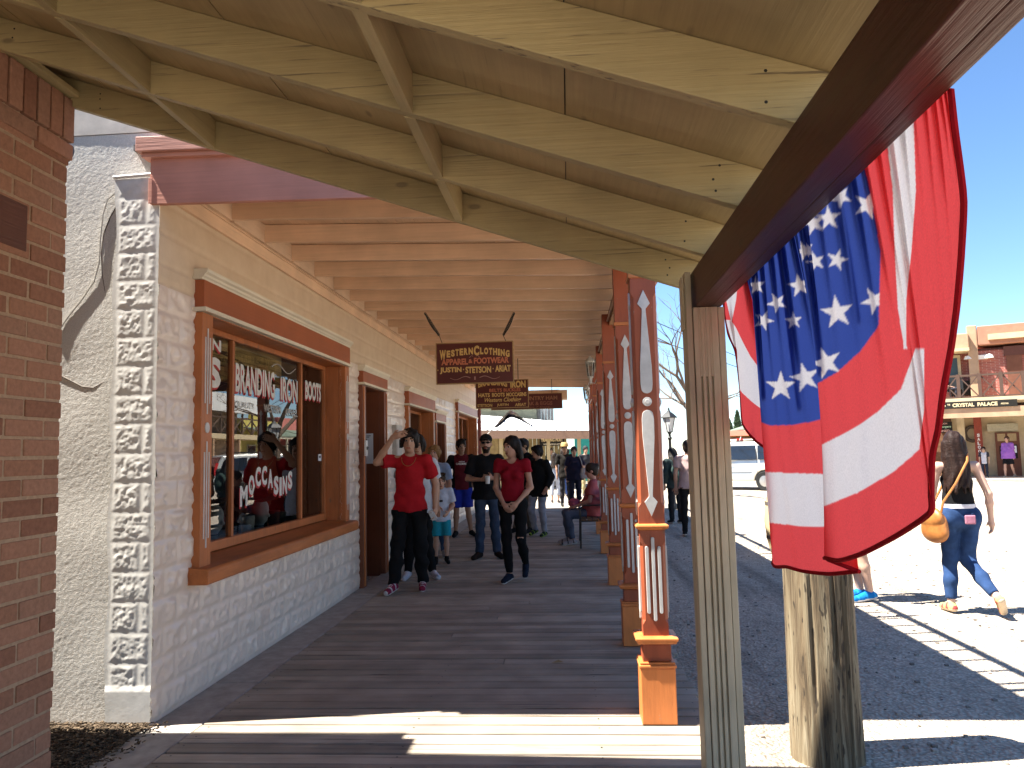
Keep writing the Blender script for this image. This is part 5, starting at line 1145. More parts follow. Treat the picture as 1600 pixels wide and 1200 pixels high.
def hand(sd,w,d,nrm,s,side,curl=.45,spread=.12,vox=.009):
    """palm from wrist w along d, palm facing nrm; five fingers with bends, thumb from the side"""
    w,d,nrm=V3(*w),V3(*d),V3(*nrm); d/=np.linalg.norm(d); nrm=nrm-d*(nrm@d); nrm/=np.linalg.norm(nrm); lat=np.cross(d,nrm)*side
    mr=max(.0085*s,vox*.9)
    sd.rc(w,w+d*.05*s,.026*s,.033*s,1,k=.012); sd.rc(w+d*.035*s-lat*.02*s,w+d*.085*s-lat*.024*s,.017*s,.016*s,k=.012); sd.rc(w+d*.035*s+lat*.02*s,w+d*.085*s+lat*.026*s,.018*s,.016*s,k=.012)
    for k,(o,L) in enumerate(((.030,.068),(.010,.078),(-.011,.072),(-.030,.056))):
        b=w+d*.085*s+lat*o*s; dd=d+lat*(o*spread*20)*.3; dd/=np.linalg.norm(dd); p=b
        c=curl*(.8+.12*k)
        for seg,fr in enumerate((.45,.32,.26)):
            ang=c*(seg+.4); q=dd*math.cos(ang)+nrm*math.sin(ang); p2=p+q*L*fr*s; sd.rc(p,p2,mr*(1.06-.08*seg),mr*(1.0-.1*seg),k=.004); p=p2
    b=w+d*.025*s+lat*.028*s; t1=b+(d*.55+lat*.75+nrm*.35)*.036*s; t2=t1+(d*.9+lat*.25+nrm*.35)*.034*s
    sd.rc(b,t1,.015*s,.0115*s,k=.01); sd.rc(t1,t2,.0115*s,mr,k=.005)

def person(label,loc,head_deg,H,vox=.012,skin=(.42,.22,.14),female=False,joints=None,shirt=None,pants=None,shoes=None,hair=None,look=(0,0,0),lean=0,extras=None,belly=0,group=None,beard=False,child=False,hands=True):
    s=H/1.75; r=thing('person',label,'person',tuple(loc),R(head_deg),group)
    sw=.168 if female else .188; hw=.092
    hs=1.0 if not child else 1.22           # children carry larger heads
    J=dict(hd=(0,-.015,1.615),nk=(0,.01,1.47),ch=(0,0,1.27),wa=(0,0,1.07),pe=(0,0,.95),
           sR=(-sw,.01,1.405),eR=(-sw-.045,.03,1.13),wR=(-sw-.05,-.03,.88),sL=(sw,.01,1.405),eL=(sw+.045,.03,1.13),wL=(sw+.05,-.03,.88),
           hR=(-hw,0,.91),kR=(-hw-.01,-.015,.49),aR=(-hw-.015,.02,.085),tR=(-hw-.03,-.16,.03),hL=(hw,0,.91),kL=(hw+.01,-.015,.49),aL=(hw+.015,.02,.085),tL=(hw+.03,-.16,.03),
           nR=(0,-1,0.0),nL=(0,-1,0.0),dR=None,dL=None,cR=.45,cL=.45)
    if joints: J.update(joints)
    P={k:(V3(*v)*s if (isinstance(v,tuple) and k not in('nR','nL','dR','dL')) else v) for k,v in J.items()}
    if child: P['hd']=P['hd']+V3(0,0,-.01)
    Hm=rotz(R(look[0]))@rotx(R(look[1]))@roty(R(look[2])); hd=P['hd']
    hp=lambda x,y,z: hd+Hm@(V3(x,y,z)*s*hs)
    tr=lambda a,b,t: a+(b-a)*t
    slim=.92 if female else 1.0
    # ---- body
    sd=Sdf(vox,.022)
    sd.el(hp(0,.012,.03),V3(.077,.098,.092)*s*hs,Hm); sd.el(hp(0,-.02,-.035),V3(.061,.072,.085)*s*hs,Hm,k=.02); sd.el(hp(0,-.045,-.092),V3(.034,.036,.026)*s*hs,Hm,k=.03)
    sd.rc(hp(0,-.088,.012),hp(0,-.112,-.028),.010*s*hs,.0145*s*hs,k=.012); sd.rc(hp(-.04,-.084,.032),hp(.04,-.084,.032),.010*s,.010*s,k=.015)
    sd.rc(hp(-.02,-.090,-.068),hp(.02,-.090,-.068),.008*s*hs,.008*s*hs,k=.012)
    for q in (-1,1):
        sd.el(hp(q*.078,.012,-.008),V3(.012,.022,.033)*s*hs,Hm,k=.008)
        sd.el(hp(q*.031,-.096,.012),V3(.015,.014,.011)*s*hs,Hm,sub=True)
    sd.rc(P['nk']+V3(0,.015,-.02)*s,hp(0,.01,-.06),.052*s*slim,.05*s*slim,k=.03)
    tk=.9
    sd.rc(P['ch'],P['nk']+V3(0,.01,-.08)*s,.118*s*tk*slim,.075*s*tk*slim,.68); sd.rc(P['pe'],P['ch'],.118*s*tk,.118*s*tk*slim,.66); sd.rc(P['sR'],P['sL'],.05*s*slim,.05*s*slim,k=.04)
    for q in 'RL':
        S_,E,W=P['s'+q],P['e'+q],P['w'+q]
        sd.rc(S_,E,.046*s*slim,.037*s*slim,k=.025); sd.rc(E,tr(E,W,.35),.036*s*slim,.037*s*slim,k=.02); sd.rc(tr(E,W,.35),W,.036*s*slim,.0255*s*slim,k=.02)
        dv=P['d'+q] if P['d'+q] is not None else (W-E)
        if hands: hand(sd,W,dv,P['n'+q],s*(.93 if female else 1),(1 if q=='R' else -1),P['c'+q],vox=vox)
        else: sd.rc(W,W+V3(*dv)/np.linalg.norm(dv)*.11*s,.03*s,.022*s)
        Hh,K,A=P['h'+q],P['k'+q],P['a'+q]
        lg=.84 if (pants and pants.get('len',1)>.6) else 1.0
        sd.rc(Hh,K,.072*s*lg,.048*s*lg); sd.rc(K,tr(K,A,.35),.048*s*lg,.053*s*lg); sd.rc(tr(K,A,.35),A,.052*s*lg,.035*s); 
        T_=P['t'+q]; hz=A+(A-K)/np.linalg.norm(A-K)*.035*s; sd.rc(hz,T_,.032*s,.026*s)
    Vb,Fb=sd.mesh(); sk=cmat('skin',skin); lipm=cmat('lips',(skin[0]*.8,skin[1]*.5,skin[2]*.5)); eyem=cmat('eyes',(.03,.022,.018)); whm=cmat('eyewhite',(.5,.47,.45)); hairc=(hair or {}).get('col',(.02,.014,.01)); browm=cmat('hair',hairc)
    C=Vb[Fb].mean(1); Lc=((C-hd)/(s*hs))@Hm; mi=np.zeros(len(Fb),int); fr=Lc[:,1]<-.055
    mi[fr&(((Lc[:,0])/.024)**2+((Lc[:,2]+.068)/.0085)**2<1)]=1
    for q in (-1,1):
        mi[fr&(((Lc[:,0]-q*.031)/.017)**2+((Lc[:,2]-.010)/.0085)**2<1)]=3; mi[fr&(((Lc[:,0]-q*.031)/.009)**2+((Lc[:,2]-.010)/.010)**2<1)]=2
        mi[fr&(np.abs(Lc[:,0]-q*.033)<.021)&(np.abs(Lc[:,2]-.034-.004*np.abs(Lc[:,0])/.03)<.0055)]=4
    if beard: mi[(np.abs(Lc[:,0])<.1)&(Lc[:,1]<-.005)&(Lc[:,2]<-.045)&(Lc[:,2]>-.135)&~((np.abs(Lc[:,0])<.022)&(np.abs(Lc[:,2]+.068)<.009))&(np.hypot(Lc[:,0],Lc[:,1])<.13)]=4
    link('body',mesh_from('body',Vb,Fb,[sk,lipm,eyem,whm,browm],mi,None,True),r)
    # ---- shirt
    rs=np.random.default_rng(abs(hash(label))%9999); ph=rs.random(4)*6
    def wrinkle(amp): return lambda X,Y,Z: amp*(np.sin(X*31+Z*23+ph[0]+2*np.sin(Z*9+ph[1]))*.5+np.sin(Z*38-X*14+Y*20+ph[2]+1.5*np.sin(X*13))*.5)+amp*.6*vnoise(X*14,Y*14,Z*9)
    if shirt:
        f=shirt.get('fit',1.0); hem=shirt.get('hem',.86)*s; sl=shirt.get('sleeve',.5); sd=Sdf(vox,.03); b_=shirt.get('belly',belly)
        sd.rc(P['ch'],P['nk']+V3(0,.01,-.075)*s,.138*s*f*slim,.085*s*f*slim,.70,k=.05); sd.rc(P['wa'],P['ch'],(.130+b_*.5)*s*f*(slim if not b_ else 1),.137*s*f*slim,.70,k=.05)
        sd.rc(V3(P['pe'][0],P['pe'][1],hem-.03),P['wa'],((.150 if shirt.get('tucked') else .184)+b_*.4)*s*f*(.97 if female else 1),(.140+b_*.5)*s*f*(slim if not b_ else 1),.66,k=.05,clip=[(V3(0,0,hem),V3(0,0,-1))])
        if female and shirt.get('bust',True): 
            for q in (-1,1): sd.el(P['ch']+V3(q*.065,-.085,.0)*s,V3(.058,.05,.06)*s,k=.04)
        if belly: sd.el(P['wa']+V3(0,-.07,-.03)*s,V3(.13,.11,.14)*s*(1+belly),k=.05)
        if not shirt.get('tank'):
            sd.rc(P['sR']+V3(.01,0,-.01)*s,P['sL']+V3(-.01,0,-.01)*s,.058*s*slim*f,.058*s*slim*f,k=.05)
            for q in 'RL':
                S_,E,W=P['s'+q],P['e'+q],P['w'+q]; lo=shirt.get('loose',.018)
                if sl<=1:
                    e=tr(S_,E,min(sl,1)); dn=(E-S_)/np.linalg.norm(E-S_); sd.rc(S_,tr(S_,E,min(1,sl+.1)),.056*s*slim*f,(.046+lo)*s*slim*f,k=.03,clip=[(e,dn)])
                else:
                    e=tr(E,W,sl-1); dn=(W-E)/np.linalg.norm(W-E); sd.rc(S_,E,.057*s*slim*f,(.040+lo)*s*slim,k=.03); sd.rc(E,tr(E,W,min(1.08,sl-.9)),(.040+lo)*s*slim,(.029+lo)*s*slim,k=.03,clip=[(e,dn)])
        else:
            for q in (-1,1): sd.rc(P['ch']+V3(q*.09,-.03,.10)*s,P['ch']+V3(q*.095,.02,.17)*s,.018*s,.016*s,k=.03); 
            sd.clips=[]
        if shirt.get('hood'): sd.rc(P['nk']+V3(-.07,.04,-.03)*s,P['nk']+V3(.07,.04,-.03)*s,.045*s,.045*s,k=.03); sd.rc(P['nk']+V3(-.06,-.05,-.02)*s,P['nk']+V3(.06,-.05,-.02)*s,.03*s,.03*s,k=.03)
        nl=shirt.get('neck',.055)
        sd.el(P['nk']+V3(0,-.04,.03)*s,V3(.062,.085,nl)*s,sub=True)
        sd.noise=wrinkle(shirt.get('wr',.0045)*1.5*s)
        Vs,Fs=sd.mesh(); mats=[cmat(shirt.get('mat','cotton'),shirt['col'])]; mi=None
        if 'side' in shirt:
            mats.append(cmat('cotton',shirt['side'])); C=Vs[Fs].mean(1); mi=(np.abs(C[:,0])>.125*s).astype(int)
        sh=link('shirt',mesh_from('shirt',Vs,Fs,mats,mi,None,True),r)
        if shirt.get('text'):
            bv=BVHTree.FromPolygons(Vs.tolist(),Fs.tolist()); tb=MB()
            for (tx,x0,x1,z0,z1) in shirt['text']: put_text(tb,tx,lambda a,q:(a,-.3,q),x0*s,x1*s,z0*s,z1*s,0,bold=.03)
            for i,(x,y,z) in enumerate(tb.v):
                h=bv.ray_cast(Vector((x,-.5,z)),Vector((0,1,0)))
                tb.v[i]=(x,(h[0].y if h[0] else -.14)-.004,z)
            build('lettering',tb,whitep,sh,local=True,recalc=False)
        if shirt.get('patch'):
            bv=BVHTree.FromPolygons(Vs.tolist(),Fs.tolist()); tb=MB(); x0,x1,z0,z1,pc=shirt['patch']; xs=np.linspace(x0,x1,6)*s; zs2=np.linspace(z0,z1,4)*s; 
            for x in xs:
                for z in zs2:
                    h=bv.ray_cast(Vector((x,-.6,z)),Vector((0,1,0))); tb.v.append((x,(h[0].y if h[0] else -.12)-.004,z))
            for i in range(5):
                for j in range(3): tb.f.append((i*4+j,(i+1)*4+j,(i+1)*4+j+1,i*4+j+1)); tb.m.append(0); tb.t.append(.5)
            build('print',tb,cmat('cotton',pc),sh,local=True,recalc=False)
    # ---- trousers
    if pants:
        f=pants.get('fit',1.0); ln=pants.get('len',1.0); sd=Sdf(vox,.03); top=pants.get('top',(shirt or {}).get('hem',.9)+.03)*s
        sd.rc(P['pe']+V3(0,0,-.02)*s,P['pe']+V3(0,0,.04)*s,.135*s*(1+belly*.7),.128*s*(1+belly*.8),.74,k=.05); 
        for q in 'RL':
            Hh,K,A=P['h'+q],P['k'+q],P['a'+q]; sd.rc(Hh,K,(.084+.005*(f<1.1))*s*f*(1.02 if female else 1),.062*s*f,k=.035)
            if female or True: sd.el(Hh+V3(0,.035,.01)*s,V3(.085,.085,.095)*s,k=.05)
            if ln>.5:
                t=min(1,(ln-.5)*2); dn=(A-K)/np.linalg.norm(A-K); e=tr(K,A,t); cf=pants.get('cuff',.046); sd.rc(K,tr(K,A,.45),.060*s*f,.060*s*f,k=.03); sd.rc(tr(K,A,.45),tr(K,A,min(1.03,t+.05)),.060*s*f,cf*s,k=.03,clip=[(e,dn)])
            else:
                dn=(K-Hh)/np.linalg.norm(K-Hh); e=tr(Hh,K,ln*2); sd.p.pop(-2); sd.rc(Hh,tr(Hh,K,min(1,ln*2+.1)),.09*s*f,.082*s*f,k=.035,clip=[(e,dn)])
        sd.noise=wrinkle(pants.get('wr',.005)*1.3*s); sd.clips=[(V3(0,0,top),V3(0,0,1))]
        Vs,Fs=sd.mesh(); mats=[cmat(pants.get('mat','trouser_cloth'),pants['col'])]; mi=None
        if 'rip' in pants:
            mats.append(sk); C=Vs[Fs].mean(1); K=P['k'+pants['rip']]; mi=((np.abs(C[:,0]-K[0])<.035*s)&(np.abs(C[:,2]-K[2]-.03*s)<.008*s)&(C[:,1]<K[1])).astype(int)
        pa=link('shorts' if ln<=.6 else 'trousers',mesh_from('trousers',Vs,Fs,mats,mi,None,True),r)
    # ---- shoes
    if shoes:
        for q in 'RL':
            A,K,T_=P['a'+q],P['k'+q],P['t'+q]; ax=(A-K)/np.linalg.norm(A-K); heel=A+ax*.035*s; f_=T_-heel; f_[2]*=1; fd=f_/np.linalg.norm(f_); hl=heel-fd*.035*s
            upv=-ax-fd*(-ax@fd); upv/=np.linalg.norm(upv); sd=Sdf(min(vox,.010),.02)
            sd.rc(hl,T_,.040*s,.036*s,k=.02); sd.rc(heel+upv*.03*s,tr(heel,T_,.5)+upv*.012*s,.040*s,.034*s,k=.02); 
            if shoes.get('high'): sd.rc(heel+upv*.03*s,A-ax*.05*s,.040*s,.040*s)
            base=tr(hl,T_,.5)-upv*.034*s
            sd.clips=[(base,-upv)]
            Vs,Fs=sd.mesh(); C=Vs[Fs].mean(1); mi=(((C-base)@upv)<.022*s).astype(int); mats=[cmat('shoe',shoes['col']),cmat('sole',shoes.get('sole',(.6,.58,.55)))]
            if 'accent' in shoes:
                mats.append(cmat('shoe',shoes['accent'])); mi=np.where((mi==0)&(np.sin(C@(fd*70))>shoes.get('acc',.80)),2,mi)
            link('shoe',mesh_from('shoe',Vs,Fs,mats,mi,None,True),r)
            if shoes.get('laces'):
                lb=MB()
                for k in range(4): 
                    c=tr(heel,T_,.38+.13*k)+upv*(.049-.006*k)*s; lt=np.cross(fd,upv); lb.tube([c-lt*.020*s-upv*.004,c+upv*.003,c+lt*.020*s-upv*.004],.0045*s,5)
                build('laces',lb,whitep,r,local=True)
    # ---- hair / headgear
    if hair:
        st=hair['style']; sd=Sdf(min(vox,.010),.02); hm=cmat('hair',hairc)
        up=hair.get('vol',.012)
        fz=hair.get('fringe',.055)
        sd.el(hp(0,.018,.037),V3(.080+up,.100+up,.092+up)*s*hs,Hm)
        sd.el(hp(0,.05,-.02),V3(.070+up*.6,.068+up*.6,.085)*s*hs,Hm,k=.03)
        # open the face
        sd.el(hp(0,-.118,fz-.112),V3(.075,.098,.118)*s*hs,Hm,sub=True)
        for q in (-1,1): sd.el(hp(q*.085,-.01,-.03),V3(.022,.035,.045)*s*hs,Hm,sub=True) if st in('short','crop','bun') else None
        if st=='short':
            for k in range(16):
                a=k*.7; sd.rc(hp(.05*math.cos(a),-.03+.05*math.sin(a),.11),hp(.06*math.cos(a)+.01,-.05+.055*math.sin(a),.128+.012*math.sin(k*3.1)),.022*s*hs,.010*s*hs)
        if st=='wavy':
            for k in range(22):
                a=k*.9
                if math.sin(a)<-.25 and math.sin(k*1.7)<.3: continue
                sd.el(hp(.078*math.cos(a),.02+.085*math.sin(a),.05+.045*math.sin(k*1.7)),V3(.03,.03,.028)*s*hs,Hm,k=.012)
            for q in (-1,1): sd.rc(hp(q*.075,-.02,.03),hp(q*.082,.0,-.06),.026*s,.018*s,k=.02)
        if st=='long':
            L=hair.get('len',.30)
            for k in range(15):
                a=math.pi*(.02+.96*k/14); x,y=.078*math.cos(a),.025+.075*math.sin(a); w_=.5+.5*math.sin(k*2.3)
                sd.rc(hp(x,y,.02),hp(x*1.12,y+.01,-.12),.028*s,.028*s,k=.012); e=hp(x*1.05,y,-.12)*1.0; 
                bz=np.array([0,0,-1.0]); e2=hp(x*1.12,y+.01,-.12); out=V3(x*.35,.035+.02*math.sin(a),0)*s; sd.rc(e2,e2+bz*(L*(.82+.22*w_)*s)+out*(1 if L<.4 else .8),.030*s,.012*s,k=.010)
        if st=='bun': sd.el(hp(0,.12,.06),V3(.045,.045,.045)*s,k=.02)
        hn=hair.get('noise',.005); sd.noise=lambda X,Y,Z: hn*(np.sin(X*95+Z*18+3*np.sin(Z*11))*.6+vnoise(X*40,Y*40,Z*14)*.8)
        Vs,Fs=sd.mesh(); link('hair',mesh_from('hair',Vs,Fs,[hm],None,None,True),r)
        if hair.get('cap'):
            sd=Sdf(min(vox,.010),.012); sd.el(hp(0,.012,.052),V3(.094,.112,.098)*s,Hm,clip=[(hp(0,0,.045),-(Hm@V3(0,.12,1)))]); sd.rc(hp(-.035,-.10,.058),hp(.035,-.10,.058),.014*s,.014*s,k=.01); sd.el(hp(0,-.125,.056),V3(.068,.075,.012)*s,Hm@rotx(R(10)))
            Vs,Fs=sd.mesh(); link('cap',mesh_from('cap',Vs,Fs,[cmat('cotton',hair['cap'])],None,None,True),r)
        if hair.get('hat'):
            b=MB(); prof=[(.19,.062),(.195,.070),(.16,.062),(.11,.066),(.105,.10),(.095,.16),(.07,.185),(.02,.175)]
            b.lathe(prof,(0,0,0),26); b.v=[tuple(hp(v[0]*1.0,v[1]*1.15+.01,v[2]+ .18*v[0]*v[0]*8*.12)) for v in b.v]; build('hat',b,cmat('straw',hair['hat']),r,local=True,smooth=True)
    if extras: extras(r,P,hp,s,Hm)
    return r

def prop(name,mb,mats,label,cat,root,smooth=True):
    """a thing held or worn loosely: its own top-level object, placed through the holder's frame"""
    M=Matrix.Translation(root.location)@Matrix.Rotation(root.rotation_euler.z,4,'Z'); mb.v=[tuple(M@Vector(p)) for p in mb.v]
    o=build(name,mb,mats,loc=tuple(mb.v[0]),smooth=smooth); tag(o,label,cat); return o

fp=lambda px,py,z=0: tuple(at(px,py,z=z))
BLK=(.010,.010,.011)
# boy in red, hand to his forehead
def ex(r,P,hp,s,Hm):
    b=MB(); 
    b.tube([P['nk']+V3(.075*math.cos(a)*1.05,-.035-.075*abs(math.sin(a))*1.05-.02*math.sin(a),-.03-.10*math.sin(a))*s for a in np.linspace(.1,math.pi-.1,18)],.0035,5)
    b.v=[(x,y-.03,z) for x,y,z in b.v]; build('necklace',b,rough_mat('chain_gold',(.45,.32,.12),None,10,0,.01,.35,2,.5,1),r,local=True)
boy=person('teenage boy in a red t-shirt shading his eyes with one raised hand',(-1.80,8.62,0),4,1.80,.0088,(.43,.24,.155),
 joints=dict(eR=(-.345,-.10,1.385),wR=(-.155,-.165,1.655),dR=(.90,.05,.28),nR=(.1,.9,-.2),cR=.12,eL=(.275,.05,1.135),wL=(.275,-.04,.885),nL=(-1,-.2,0),cL=.6,
   kR=(-.135,-.06,.49),aR=(-.165,-.13,.085),tR=(-.215,-.295,.03),kL=(.11,-.03,.49),aL=(.12,.05,.085),tL=(.135,-.115,.03),hd=(.005,-.03,1.61)),
 shirt=dict(col=(.40,.014,.02),fit=1.08,hem=.84,sleeve=.72,loose=.03,wr=.006),pants=dict(col=BLK,fit=1.18,cuff=.058,wr=.009),shoes=dict(col=(.22,.02,.05),sole=(.66,.62,.62),accent=(.55,.5,.5),laces=True),
 hair=dict(style='wavy',col=(.018,.012,.009),vol=.018,noise=.006,fringe=.05),look=(4,6,4),extras=ex)
b=MB(); b.obox((.262,-.10,.83),(.06,.035,.12),Matrix.Rotation(R(-25),3,'Y')); b.lathe([(.018,0),(.02,.02),(.012,.022)],(.255,-.135,.85),12); prop('camera',b,rough_mat('silver_case',(.5,.5,.5),None,8,.02,.003,.3),'small silver camera held low in the hand of the boy in red','camera',boy,False)
# friend half hidden behind him
person('youth in white t-shirt and white shoes half hidden behind the boy in red',(-1.87,9.42,0),8,1.74,.011,(.40,.22,.14),shirt=dict(col=(.55,.57,.62),hem=.80,fit=1.1,sleeve=.7,loose=.03),pants=dict(col=BLK,fit=1.1),shoes=dict(col=(.5,.5,.56),sole=(.66,.66,.68),laces=True),hair=dict(style='wavy',col=(.02,.013,.01),vol=.03,noise=.008),
 joints=dict(aR=(-.13,-.02,.085),tR=(-.17,-.17,.03),aL=(.17,-.02,.085),tL=(.24,-.16,.03)))
person('blond boy in a pale blue shirt and jeans behind the small child',(-2.02,11.5,0),-6,1.64,.012,(.50,.27,.19),shirt=dict(col=(.30,.40,.60),hem=.84,sleeve=.75,loose=.03),pants=dict(col=(.05,.08,.15),mat='denim'),shoes=dict(col=(.25,.25,.26),sole=(.6,.6,.6)),hair=dict(style='wavy',col=(.30,.16,.06),vol=.014,noise=.006),joints=dict(aL=(.16,-.08,.085),tL=(.21,-.24,.03)))
person('small child in a white t-shirt, turquoise shorts and tall black socks',(-1.80,10.68,0),15,1.23,.0105,(.46,.26,.18),child=True,shirt=dict(col=(.52,.56,.66),hem=.82,fit=1.12,sleeve=.8,loose=.04,patch=(-.10,.03,1.20,1.24,(.01,.012,.02))),pants=dict(col=(.02,.26,.34),len=.44,fit=1.2),shoes=dict(col=(.012,.012,.012),sole=(.02,.02,.02),high=True),hair=dict(style='short',col=(.05,.03,.02),vol=.008),
 joints=dict(eL=(.24,-.03,1.12),wL=(.12,-.20,1.0),nL=(-1,0,0)),look=(0,8,0))
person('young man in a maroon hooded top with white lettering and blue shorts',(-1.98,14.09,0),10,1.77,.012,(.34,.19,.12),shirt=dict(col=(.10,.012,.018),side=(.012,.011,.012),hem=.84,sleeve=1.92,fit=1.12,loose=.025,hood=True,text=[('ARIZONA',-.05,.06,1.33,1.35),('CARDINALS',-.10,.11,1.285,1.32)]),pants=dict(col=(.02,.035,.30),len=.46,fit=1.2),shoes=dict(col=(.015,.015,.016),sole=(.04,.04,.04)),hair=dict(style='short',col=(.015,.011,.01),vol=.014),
 joints=dict(eR=(-.28,.05,1.14),wR=(-.20,.12,.95),eL=(.28,.05,1.14),wL=(.20,.12,.95),aR=(-.12,.0,.085),tR=(-.16,-.16,.03),aL=(.16,.03,.085),tL=(.22,-.12,.03)),look=(14,6,0))
def exc(r,P,hp,s,Hm):
    b=MB()
    for q in (-1,1): b.prism([(q*.034+.026*math.cos(a),.010+.017*math.sin(a)) for a in np.linspace(0,6.283,13)[:-1]],lambda x,z,d:tuple(hp(x,-.098-d,z)),0,.012)
    b.bar(hp(-.01,-.106,.014),hp(.01,-.106,.014),.006,.006)
    for q in (-1,1): b.bar(hp(q*.06,-.098,.014),hp(q*.08,.0,.012),.006,.008)
    build('sunglasses',b,rough_mat('shades',(.008,.008,.01),None,5,0,.01,.1),r,local=True)
cap_=person('bearded man in a black t-shirt, cap and sunglasses holding a cup',(-1.20,11.14,0),3,1.77,.0105,(.40,.22,.15),beard=True,belly=.05,shirt=dict(col=(.012,.012,.014),hem=.83,sleeve=.78,fit=1.12,loose=.03),pants=dict(col=(.035,.05,.085),mat='denim',fit=1.06,cuff=.060),shoes=dict(col=(.02,.013,.01),sole=(.012,.01,.01)),hair=dict(style='crop',col=(.03,.015,.008),vol=.0,cap=(.015,.015,.016)),
 joints=dict(eR=(-.27,-.01,1.12),wR=(-.06,-.235,1.115),dR=(.9,-.2,.15),nR=(0,.3,.9),cR=.7,eL=(.26,0,1.12),wL=(.10,-.24,1.13),dL=(-.9,-.15,.15),nL=(0,1,.2),cL=.7,aR=(-.12,-.05,.085),tR=(-.20,-.19,.03),aL=(.13,.02,.085),tL=(.20,-.13,.03)),extras=exc,look=(0,-4,0))
b=MB(); b.lathe([(.028,0),(.036,.10),(.038,.102),(.030,.11)],(.03,-.30,1.07),16); prop('cup',b,whitep,'small pale cup in the hands of the bearded man','cup',cap_)
woman=person('woman in red top and ripped black jeans, hands clasped before her',(-.68,9.14,0),-4,1.70,.0088,(.42,.23,.16),female=True,shirt=dict(col=(.24,.008,.018),tucked=True,hem=.955,sleeve=.40,fit=1.06,loose=.012,neck=.10,wr=.003),pants=dict(col=(.008,.008,.009),fit=.94,cuff=.040,top=1.05,rip='L',len=.97),shoes=dict(col=(.012,.016,.03),sole=(.62,.62,.64)),hair=dict(style='long',col=(.012,.008,.007),vol=.012,len=.17,fringe=.06),look=(-38,8,0),
 joints=dict(sR=(-.17,.0,1.42),sL=(.17,.0,1.42),eR=(-.205,-.005,1.12),wR=(-.085,-.165,.93),dR=(.55,-.25,-.75),nR=(.5,.7,.2),cR=.6,eL=(.225,-.01,1.12),wL=(.075,-.175,.945),dL=(-.6,-.25,-.72),nL=(-.4,.8,.2),cL=.6,
   kR=(-.075,-.07,.49),aR=(-.055,-.05,.085),tR=(-.10,-.21,.03),kL=(.10,-.06,.50),aL=(.125,.10,.19),tL=(.135,-.04,.075)))
b=MB(); b.tube([V3(-.115,-.14,.945)*.97+V3(.034*math.cos(a),.02*math.sin(a),.030*math.sin(a)) for a in np.linspace(0,6.283,14)],.008,6); prop('wrist_band',b,black,'black band on the wrist of the woman in red','wristband',woman)
person('tall youth in a dark jacket and khaki trousers behind the boy in black',(-.86,14.6,0),-30,1.76,.013,(.33,.19,.12),shirt=dict(col=(.014,.014,.016),hem=.80,sleeve=1.95,fit=1.15,loose=.03,hood=True),pants=dict(col=(.13,.105,.08),fit=1.12,cuff=.06),shoes=dict(col=(.012,.01,.01),sole=(.02,.02,.02),high=True),hair=dict(style='short',col=(.012,.01,.009),vol=.012),joints=dict(aR=(-.12,-.14,.085),tR=(-.15,-.3,.03)),look=(-20,5,0))
person('boy in a black hooded top and light grey jeans walking with bright shoes',(-.57,13.88,0),-28,1.62,.0115,(.40,.22,.15),shirt=dict(col=(.010,.010,.011),hem=.76,sleeve=1.9,fit=1.18,loose=.035,hood=True),pants=dict(col=(.27,.28,.33),fit=1.08,mat='denim'),shoes=dict(col=(.02,.03,.02),sole=(.35,.42,.10),accent=(.30,.40,.06)),hair=dict(style='wavy',col=(.012,.010,.01),vol=.014),joints=dict(kR=(-.1,-.12,.50),aR=(-.12,.05,.12),tR=(-.13,-.11,.05),kL=(.10,-.05,.5),aL=(.11,.02,.085),tL=(.13,-.15,.03),eR=(-.25,-.02,1.13),wR=(-.12,-.20,1.02),eL=(.26,.05,1.13),wL=(.22,-.08,.92)),look=(-42,10,0))
def tote(c,w,h,col,label,cat,root,strap=None):
    b=MB(); b.lathe([(w*.35,-h*.5),(w*.5,-h*.42),(w*.55,-h*.1),(w*.45,h*.35),(w*.3,h*.5)],c,16,sy=.5)
    b.v=[(x+.008*math.sin(z*60+x*50),y,z+.006*math.sin(x*70)) for x,y,z in b.v]
    if strap: b.tube(strap,.012,6)
    return prop('shoulder_bag',b,cloth('bag_cloth',col),label,cat,root)
nv_=person('woman in a navy t-shirt and cropped navy trousers carrying a white bag',(.13,20.3,0),6,1.62,.016,(.36,.20,.13),female=True,belly=.10,shirt=dict(col=(.016,.016,.035),hem=.80,sleeve=.75,fit=1.2,loose=.03,patch=(-.05,.05,1.30,1.33,(.06,.04,.06))),pants=dict(col=(.018,.02,.035),len=.80,fit=1.2,cuff=.062),shoes=dict(col=(.5,.5,.52),sole=(.6,.6,.6)),hair=dict(style='crop',col=(.02,.014,.01),vol=.016),joints=dict(eL=(.30,.0,1.15),wL=(.24,-.22,1.17),nL=(-1,0,0),eR=(-.25,.02,1.13)))
tote((.27,-.10,.93),.26,.30,(.42,.42,.44),'white cloth bag hanging at the side of the woman in navy','bag',nv_,[(.20,-.10,1.06),(.18,-.08,1.22),(.13,-.06,1.36)])
person('man in a straw hat and dark shirt just behind the woman in navy',(-.12,21.2,0),10,1.70,.018,(.36,.2,.13),shirt=dict(col=(.02,.018,.016),hem=.8,sleeve=.8,fit=1.15),pants=dict(col=(.03,.03,.035)),shoes=dict(col=(.02,.02,.02)),hair=dict(style='crop',col=(.03,.02,.014),vol=.004,hat=(.42,.30,.13)),hands=False)
person('grey haired person walking behind the woman in red',(-.93,15.9,0),0,1.73,.018,(.42,.25,.18),shirt=dict(col=(.03,.03,.035),hem=.8,sleeve=.8),pants=dict(col=(.05,.05,.06)),shoes=dict(col=(.02,.02,.02)),hair=dict(style='crop',col=(.35,.33,.31),vol=.006),hands=False)
